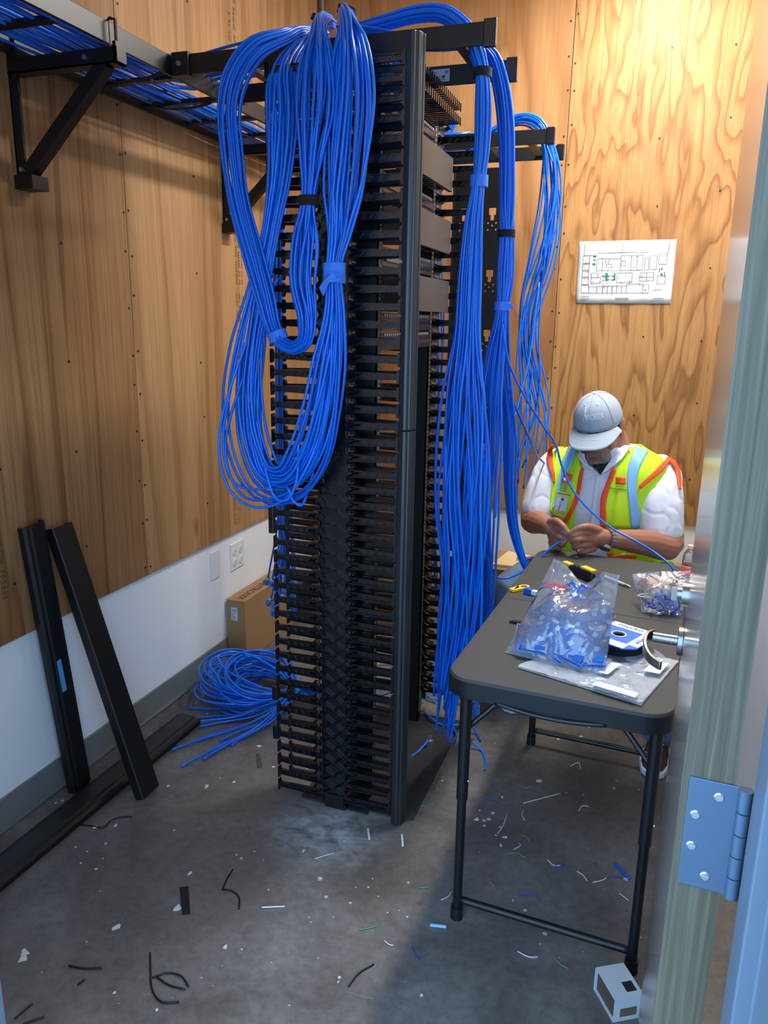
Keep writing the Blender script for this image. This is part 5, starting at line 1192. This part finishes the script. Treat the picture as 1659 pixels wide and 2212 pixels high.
def ribbon(Lp, Rp, name, mat, trees, off=.005, parent=man, ns=26, nc=6, th=.002):
    Ls, Rs = spline(np.c_[np.array(Lp, float), np.zeros(len(Lp))], ns)[:, :2], spline(np.c_[np.array(Rp, float), np.zeros(len(Rp))], ns)[:, :2]
    V = []; last = None
    for i in range(ns):
        for j in range(nc):
            p = Ls[i]*(1-j/(nc-1))+Rs[i]*(j/(nc-1)); h = cast(p[0], p[1], trees)
            if h is None:
                yy = last[1] if last is not None else 2.98; q = at(p[0], p[1], y=yy)
            else:
                n = h[1] if h[1].dot(camv-h[0]) > 0 else -h[1]; q = np.array(h[0]+n*off); last = q
            V.append(q-MO)
    F = [(i*nc+j, i*nc+j+1, (i+1)*nc+j+1, (i+1)*nc+j) for i in range(ns-1) for j in range(nc-1)]
    # even out depth jumps at the silhouette
    V = np.array(V).reshape(ns, nc, 3)
    for _ in range(2): V[1:-1] = .5*V[1:-1]+.25*(V[:-2]+V[2:])
    me = MB().add(V.reshape(-1, 3), F).mesh(name, mat, True); o = link(name, me, None, parent); s = o.modifiers.new('s', 'SOLIDIFY'); s.thickness = th; s.offset = 0; return o
both = [vb, sb]
# lime front panels (shaped as the photo shows the vest lying on the chest)
ribbon([(1203, 968), (1193, 988), (1193, 1020), (1190, 1060), (1186, 1105)], [(1246, 970), (1253, 988), (1258, 1012), (1246, 1070), (1222, 1130)], 'vest_front_panel', M['lime'], both, .006, nc=14)
ribbon([(1356, 968), (1346, 990), (1331, 1012), (1308, 1075), (1303, 1140)], [(1402, 980), (1432, 998), (1408, 1026), (1378, 1058), (1380, 1142)], 'vest_front_panel', M['lime'], both, .006, nc=16)
ribbon([(1344, 1192), (1330, 1205), (1325, 1222)], [(1432, 1196), (1450, 1212), (1462, 1226)], 'vest_front_panel', M['lime'], both, .012, nc=12)
# orange bindings
ribbon([(1256, 1010), (1250, 1050), (1238, 1092), (1219, 1126)], [(1263, 1013), (1257, 1055), (1245, 1098), (1226, 1130)], 'vest_binding', M['orange'], both, .011)
ribbon([(1326, 1010), (1312, 1042), (1300, 1075), (1298, 1138)], [(1333, 1014), (1321, 1046), (1311, 1078), (1311, 1139)], 'vest_binding', M['orange'], both, .011)
ribbon([(1311, 1190), (1316, 1205), (1325, 1222)], [(1322, 1190), (1328, 1203), (1340, 1222)], 'vest_binding', M['orange'], both, .016)
ribbon([(1325, 1196), (1348, 1194), (1372, 1197)], [(1328, 1210), (1345, 1203), (1368, 1203)], 'vest_binding', M['orange'], both, .017)
ribbon([(1190, 962), (1184, 990), (1188, 1018), (1194, 1045)], [(1200, 960), (1194, 990), (1196, 1016), (1197, 1042)], 'vest_binding', M['orange'], both, .012)
ribbon([(1441, 991), (1420, 1010), (1398, 1032), (1380, 1050)], [(1446, 999), (1428, 1018), (1404, 1038), (1384, 1056)], 'vest_binding', M['orange'], both, .012)
ribbon([(1441, 991), (1455, 1000), (1464, 1020), (1467, 1060)], [(1438, 998), (1449, 1006), (1457, 1024), (1461, 1058)], 'vest_binding', M['orange'], both, .010)
# reflective tape
ribbon([(1232, 968), (1222, 990), (1207, 1022), (1196, 1070), (1188, 1100)], [(1247, 976), (1240, 1000), (1226, 1028), (1208, 1066), (1196, 1090)], 'reflective_strip', M['reflect'], both, .011)
ribbon([(1370, 970), (1360, 1000), (1355, 1040), (1358, 1080), (1362, 1140)], [(1398, 978), (1384, 1004), (1376, 1030), (1376, 1070), (1386, 1138)], 'reflective_strip', M['reflect'], both, .011, nc=8)
# orange tabs
ribbon([(1223, 1021), (1219, 1042)], [(1241, 1027), (1234, 1044)], 'orange_tab', M['orange'], both, .014, ns=6); ribbon([(1331, 1031), (1331, 1046)], [(1352, 1032), (1352, 1047)], 'orange_tab', M['orange'], both, .014, ns=6)
# pocket edges
ribbon([(1311, 1052), (1354, 1056)], [(1311, 1054), (1354, 1058)], 'pocket_seam', simple('dark_green_seam', (140, 180, 20), .7), both, .010, nc=2, ns=10)  # pocket edge as a thin line in darker green
# shirt collar and undershirt
ribbon([(1258, 975), (1252, 990), (1262, 1005), (1272, 1012)], [(1270, 980), (1272, 996), (1282, 1012), (1296, 1027)], 'collar', M['shirt'], [sb, bb, vb], .016, nc=8)
ribbon([(1346, 964), (1342, 970), (1333, 984), (1318, 1002), (1300, 1025)], [(1357, 962), (1356, 974), (1348, 992), (1330, 1008), (1310, 1022)], 'collar', M['shirt'], [sb, bb, vb], .016, nc=8)
ribbon([(1280, 1003), (1287, 1012), (1296, 1025)], [(1328, 998), (1316, 1008), (1299, 1026)], 'undershirt', M['darktee'], [sb, bb], .006, nc=10)
ribbon([(1288, 1026), (1282, 1070), (1276, 1120), (1274, 1140)], [(1297, 1026), (1292, 1070), (1287, 1120), (1285, 1140)], 'shirt_placket', M['shirt'], [sb], .004, nc=4)
# badge on a clip
def cquad(pts, name, mat, trees, off, parent, th=.0015):
    h = cast(*np.mean(np.array(pts), 0), trees); y0 = h[0][1]-off if h else 2.85
    P = [at(a, b, y=y0) for a, b in pts]; b = MB(); n = len(P); V = [p-MO for p in P]+[p-MO+np.array((0, th, 0)) for p in P]
    b.add(V, [tuple(range(n)), tuple(range(2*n-1, n-1, -1))]+[(i, (i+1) % n, n+(i+1) % n, n+i) for i in range(n)]); return b.build(name, mat, parent), y0
bd, yb_ = cquad([(1203, 1060), (1234, 1066), (1226, 1120), (1189, 1110)], 'badge', simple('clear_badge_sleeve', (196, 216, 150), .3), both, .022, man)
yb_ -= .003
def bq(pts, name, mat):
    P = [at(a, b, y=yb_) for a, b in pts]; return MB().add([p-MO for p in P], [(0, 1, 2, 3)]).build(name, mat, bd)
bq([(1205, 1073), (1227, 1077), (1222, 1105), (1196, 1100)], 'badge_card', simple('badge_white_card', (206, 216, 232), .5)); bq([(1204, 1063), (1232, 1068), (1231, 1072), (1203, 1067)], 'badge_header', simple('badge_yellow_bar', (190, 180, 60), .5)); bq([(1195, 1104), (1222, 1109), (1221, 1113), (1194, 1108)], 'badge_footer', simple('badge_yellow_bar2', (200, 176, 40), .5))
yb_ -= .001
o = MB().ell(at(1215, 1079, y=yb_)-MO, (.006, .001, .006), 6, 4).build('badge_emblem', simple('badge_navy', (60, 74, 120), .5), bd)
dn = at(1206, 1103, y=yb_)-at(1212, 1083, y=yb_); dn /= np.linalg.norm(dn)
put_text('C', .011, M['ink'], bd, tuple(at(1211, 1086, y=yb_)-MO), tuple(dn), (1, 0, .15))
q_ = MB()
for k in range(5):
    c0 = at(1210.2-k*.9, 1090+k*2.6, y=yb_)-MO; q_.bar(c0, c0+dn*.003, .004, .0003, (0, 1, 0))
q_.build('badge_print', M['ink'], bd)['kind'] = 'stuff'
rt_ = at(1231, 1070, y=yb_)-at(1204, 1065, y=yb_); put_text('CONTRACTOR', .0064, M['blackink'], bd, tuple(at(1217.5, 1067.6, y=yb_-.0005)-MO), tuple(rt_), (0, 0, 1))
cl_ = [at(a, b, y=yb_-.004)-MO for a, b in ((1221, 1036), (1222, 1046), (1219, 1060))]
MB().tube(cl_, .0028, 8).box(cl_[0]-np.array((.006, .002, .004)), cl_[0]+np.array((.006, .004, .008))).build('badge_clip', M['zinc'], man)
# watch
wa = Lwr*.80+at(1297, 1160, y=2.645)*.20; axd = (at(1297, 1160, y=2.645)-Lel); axd /= np.linalg.norm(axd)
wt = MB(); T0 = np.cross(axd, (0, 0, 1.)); T0 /= np.linalg.norm(T0); B0 = np.cross(axd, T0)
band = MB()
for k in range(18):
    a = 2*math.pi*k/18; d_ = T0*math.cos(a)+B0*math.sin(a); tg = -T0*math.sin(a)+B0*math.cos(a); c_ = wa+d_*.0335-MO
    band.bar(c_-tg*.0052, c_+tg*.0052, .019, .004, tuple(d_))
wobj = band.build('watch_band', M['steel'], man, bevel=.0008)
fd = B0 if B0[2] < 0 else -B0; fd = fd*.8+np.array((0, -.5, 0)); fd /= np.linalg.norm(fd); MB().cyl(wa+fd*.031-MO, wa+fd*.042-MO, .019, 20).build('watch_case', M['steel'], man, 'auto')
# beard, mouth
bdm = MB()
for c, r in (((0, -.078, -.160), (.038, .036, .028)), ((.034, -.060, -.144), (.023, .036, .032)), ((-.034, -.060, -.144), (.023, .036, .032)), ((.052, -.024, -.108), (.014, .026, .034)), ((-.052, -.024, -.108), (.014, .026, .034)), ((0, -.102, -.105), (.024, .008, .005)), ((.027, -.094, -.118), (.007, .011, .014)), ((-.027, -.094, -.118), (.007, .011, .014))): bdm.ell(hp(c), r, 16, 10, HM)
bdm.v = [tuple(np.array(p)-MO) for p in bdm.v]
link('beard', remesh(bdm, 'beard', M['beard'], .003, 3, .5, lambda c: noise3(c, 420, 3)*.0018), None, man)
mm = MB().ell(hp((0, -.1105, -.1185)), (.017, .004, .0032), 14, 8, HM); mm.v = [tuple(np.array(p)-MO) for p in mm.v]; mm.build('lips', simple('muted_lips', (132, 78, 72), .5), man, True)
for s in (-1, 1):
    e = MB().ell(hp((s*.030, -.088, -.030)), (.0115, .010, .0095), 12, 8, HM); e.v = [tuple(np.array(p)-MO) for p in e.v]; e.build('eye', M['white'], man, True)
hr = MB()
for s in (-1, 1): hr.ell(hp((s*.068, .03, -.045)), (.014, .045, .035), 12, 8, HM)
hr.ell(hp((0, .06, -.06)), (.06, .04, .04), 12, 8, HM); hr.v = [tuple(np.array(p)-MO) for p in hr.v]; hr.build('hair', simple('short_dark_grey_hair', (58, 50, 46), .8, bump=.6, bscale=500), man, True)
# cap
def crown(th, ph, off=0.0):
    """th azimuth (0 = front), ph 0 at rim .. 1 at button"""
    e = ph*math.pi/2; rx_, ry_, rz_ = .089+off, .106+off, .104+off; k = math.cos(e)**.82 if ph < 1 else 0
    return hp((rx_*k*math.sin(th), -ry_*k*math.cos(th), -.012+rz_*math.sin(e)**.95-.012*(1-ph)*(1-math.cos(th))*.5))
cp = MB(); n_ = 48; rg = [[crown(2*math.pi*j/n_, i/13) for j in range(n_)] for i in range(13)]
cp.loft([tz(r) for r in rg], False); top = tz([crown(0, 1)])[0]; b0_ = len(cp.v); cp.v.append(tuple(top)); cp.f += [(12*n_+j, 12*n_+(j+1) % n_, b0_) for j in range(n_)]; cp.mi += [0]*n_
cme = cp.mesh('cap_crown', M['capgrey'], True); co_ = link('cap_crown', cme, None, man); sd = co_.modifiers.new('s', 'SOLIDIFY'); sd.thickness = .003; sd.offset = -1
br = MB(); nb, mbr = 25, 10; Vb = []
for i in range(mbr):
    t_ = i/(mbr-1)
    for j in range(nb):
        s = (j/(nb-1)-.5)*2; th = s*1.12; p0 = np.array((.089*math.sin(th), -.106*math.cos(th), -.020)); ext = .074*(1-abs(s)**5)*t_
        q = p0+np.array((.016*t_*s, -ext, -.030*t_*(1-abs(s)**3)-.020*(s*s)*t_)); Vb.append(hp(q)-MO)
br.add(Vb, [(i*nb+j, i*nb+j+1, (i+1)*nb+j+1, (i+1)*nb+j) for i in range(mbr-1) for j in range(nb-1)])
bo = link('cap_brim', br.mesh('cap_brim', M['capgrey'], True), None, man); sd = bo.modifiers.new('s', 'SOLIDIFY'); sd.thickness = .004; sd.offset = 0
MB().ell(crown(0, 1)-MO, (.008, .008, .005), 12, 8, HM).build('cap_button', M['capgrey'], man, True)
seam = simple('cap_seam_thread', (136, 150, 164), .8)
for th in (0, .95, -.95, 2.1, -2.1, math.pi): MB().tube(tz([crown(th, k/16, .0008) for k in range(1, 16)]), .0008, 5).build('cap_seam', seam, man, True)
MB().tube(tz([crown(t_, .0, .001) for t_ in np.linspace(-1.25, 1.25, 30)]), .0014, 5).build('cap_seam', seam, man, True)
for th in (-.42, .42):
    MB().ell(crown(th, .62)-MO, (.0032, .0032, .0032), 8, 6).build('cap_eyelet', M['thread'], man, True)
for k in range(5):
    t_ = .45+.11*k; P = []
    for j in range(3, nb-3):
        i0 = t_*(mbr-1); i_ = int(i0); f_ = i0-i_; P.append(np.array(Vb[i_*nb+j])*(1-f_)+np.array(Vb[min(i_+1, mbr-1)*nb+j])*f_+HM @ np.array((0, 0, .0023)))
    MB().tube(P, .0004, 4).build('brim_stitch', seam, man, True)
# embroidered wordmark wrapped on the cap front
def wrap_text(txt, size, u0, zc_, name):
    me = text_mesh(txt, size, M['thread'], name)
    for v in me.vertices:
        x, y, z = v.co; s = (u0+x); ph = min(max((zc_+y+.02)/.10, .02), .95); th = s/.10; p = crown(th, ph, .0012+z*.5)-MO; v.co = Vector(p)
    link(name, me, None, man)
wrap_text('WORKX', .020, .0215, .012, 'cap_lettering')
xl = MB()
for a, b in (((-.030, -.010), (-.014, .030)), ((-.031, .028), (-.013, -.012))):
    P = []
    for k in range(8):
        f_ = k/7; x, y = a[0]*(1-f_)+b[0]*f_, a[1]*(1-f_)+b[1]*f_; P.append(crown(x/.10, min(max((y+.032)/.10, .02), .95), .0016)-MO)
    xl.tube(P, [.0007, .0011, .0015, .0016, .0016, .0013, .001, .0006], 6)
xl.build('cap_emblem', M['thread'], man, True)
# shoes
def shoe(p, ang, label=None):
    R_ = rz(ang); s = MB(); rg = []
    for x, w_, h_ in ((-.095, .030, .085), (-.06, .036, .092), (-.01, .038, .088), (.05, .044, .062), (.11, .045, .050), (.15, .036, .042), (.172, .018, .032)):
        rg.append([p+R_ @ np.array((x, w_*math.cos(a)*(1.0 if math.sin(a) < .2 else .85), .026+(h_-.026)*max(0, math.sin(a)) if math.sin(a) > 0 else .024)) for a in np.linspace(0, 2*math.pi, 16, endpoint=False)])
    s.loft([tz(r) for r in rg]); s.build('shoe', M['shoe'], man, True)
    so = MB(); P = [(x, w_) for x, w_ in ((-.102, .022), (-.09, .036), (-.02, .040), (.05, .048), (.11, .049), (.155, .038), (.178, .016))]; ol = P+[(x, -w_) for x, w_ in P[::-1]]
    so.loft([tz([p+R_ @ np.array((x*k, y*k, z)) for x, y in ol]) for z, k in ((.0015, .97), (.008, 1.0), (.024, 1.0), (.028, .96))]); so.build('sole', M['sole'], man, bevel=.002)
    for k in range(4):
        a = p+R_ @ np.array((.015+.018*k, -.022, .092-.010*k)); b = p+R_ @ np.array((.02+.018*k, .022, .092-.010*k)); m_ = (a+b)/2+np.array((0, 0, .006)); MB().tube(spline(tz([a, m_, b]), 8), .0022, 6).build('shoe_lace', M['sole'], man, True)
shoe(np.array((-.475, 2.90, 0)), -1.12); shoe(np.array((.125, 2.64, 0)), -1.66)
# stool under him
stl = empty('stool', (-.13, 3.16, 0))
lathe(MB(), [(.15, .405), (.165, .41), (.165, .43), (.155, .44)], 28).build('seat', M['blackplastic'], stl, 'auto')
for k in range(4):
    a = math.pi/4+k*math.pi/2; MB().tube([(.10*math.cos(a), .10*math.sin(a), .406), (.16*math.cos(a), .16*math.sin(a), .002)], .011, 10).build('leg', M['black'], stl, 'auto')
ringp = [(.135*math.cos(a), .135*math.sin(a), .16) for a in np.linspace(0, 2*math.pi, 24)]
MB().tube(ringp, .007, 8).build('foot_ring', M['black'], stl, True)
tag(stl, 'black round stool under the seated man', 'stool')
# small copper pairs at the cable end in his hands
for k, c in enumerate(('white', 'orange', 'green')):
    o = MB().tube(spline([at(1226, 1159, y=2.597), at(1222+2*k, 1166+k, y=2.588), at(1218+3*k, 1174-k, y=2.585)], 8), .0011, 5).build('wire_pair', wc[c], None, True); tag(o, c+' wire pair fanned out at the cable end in his hands', 'wire')
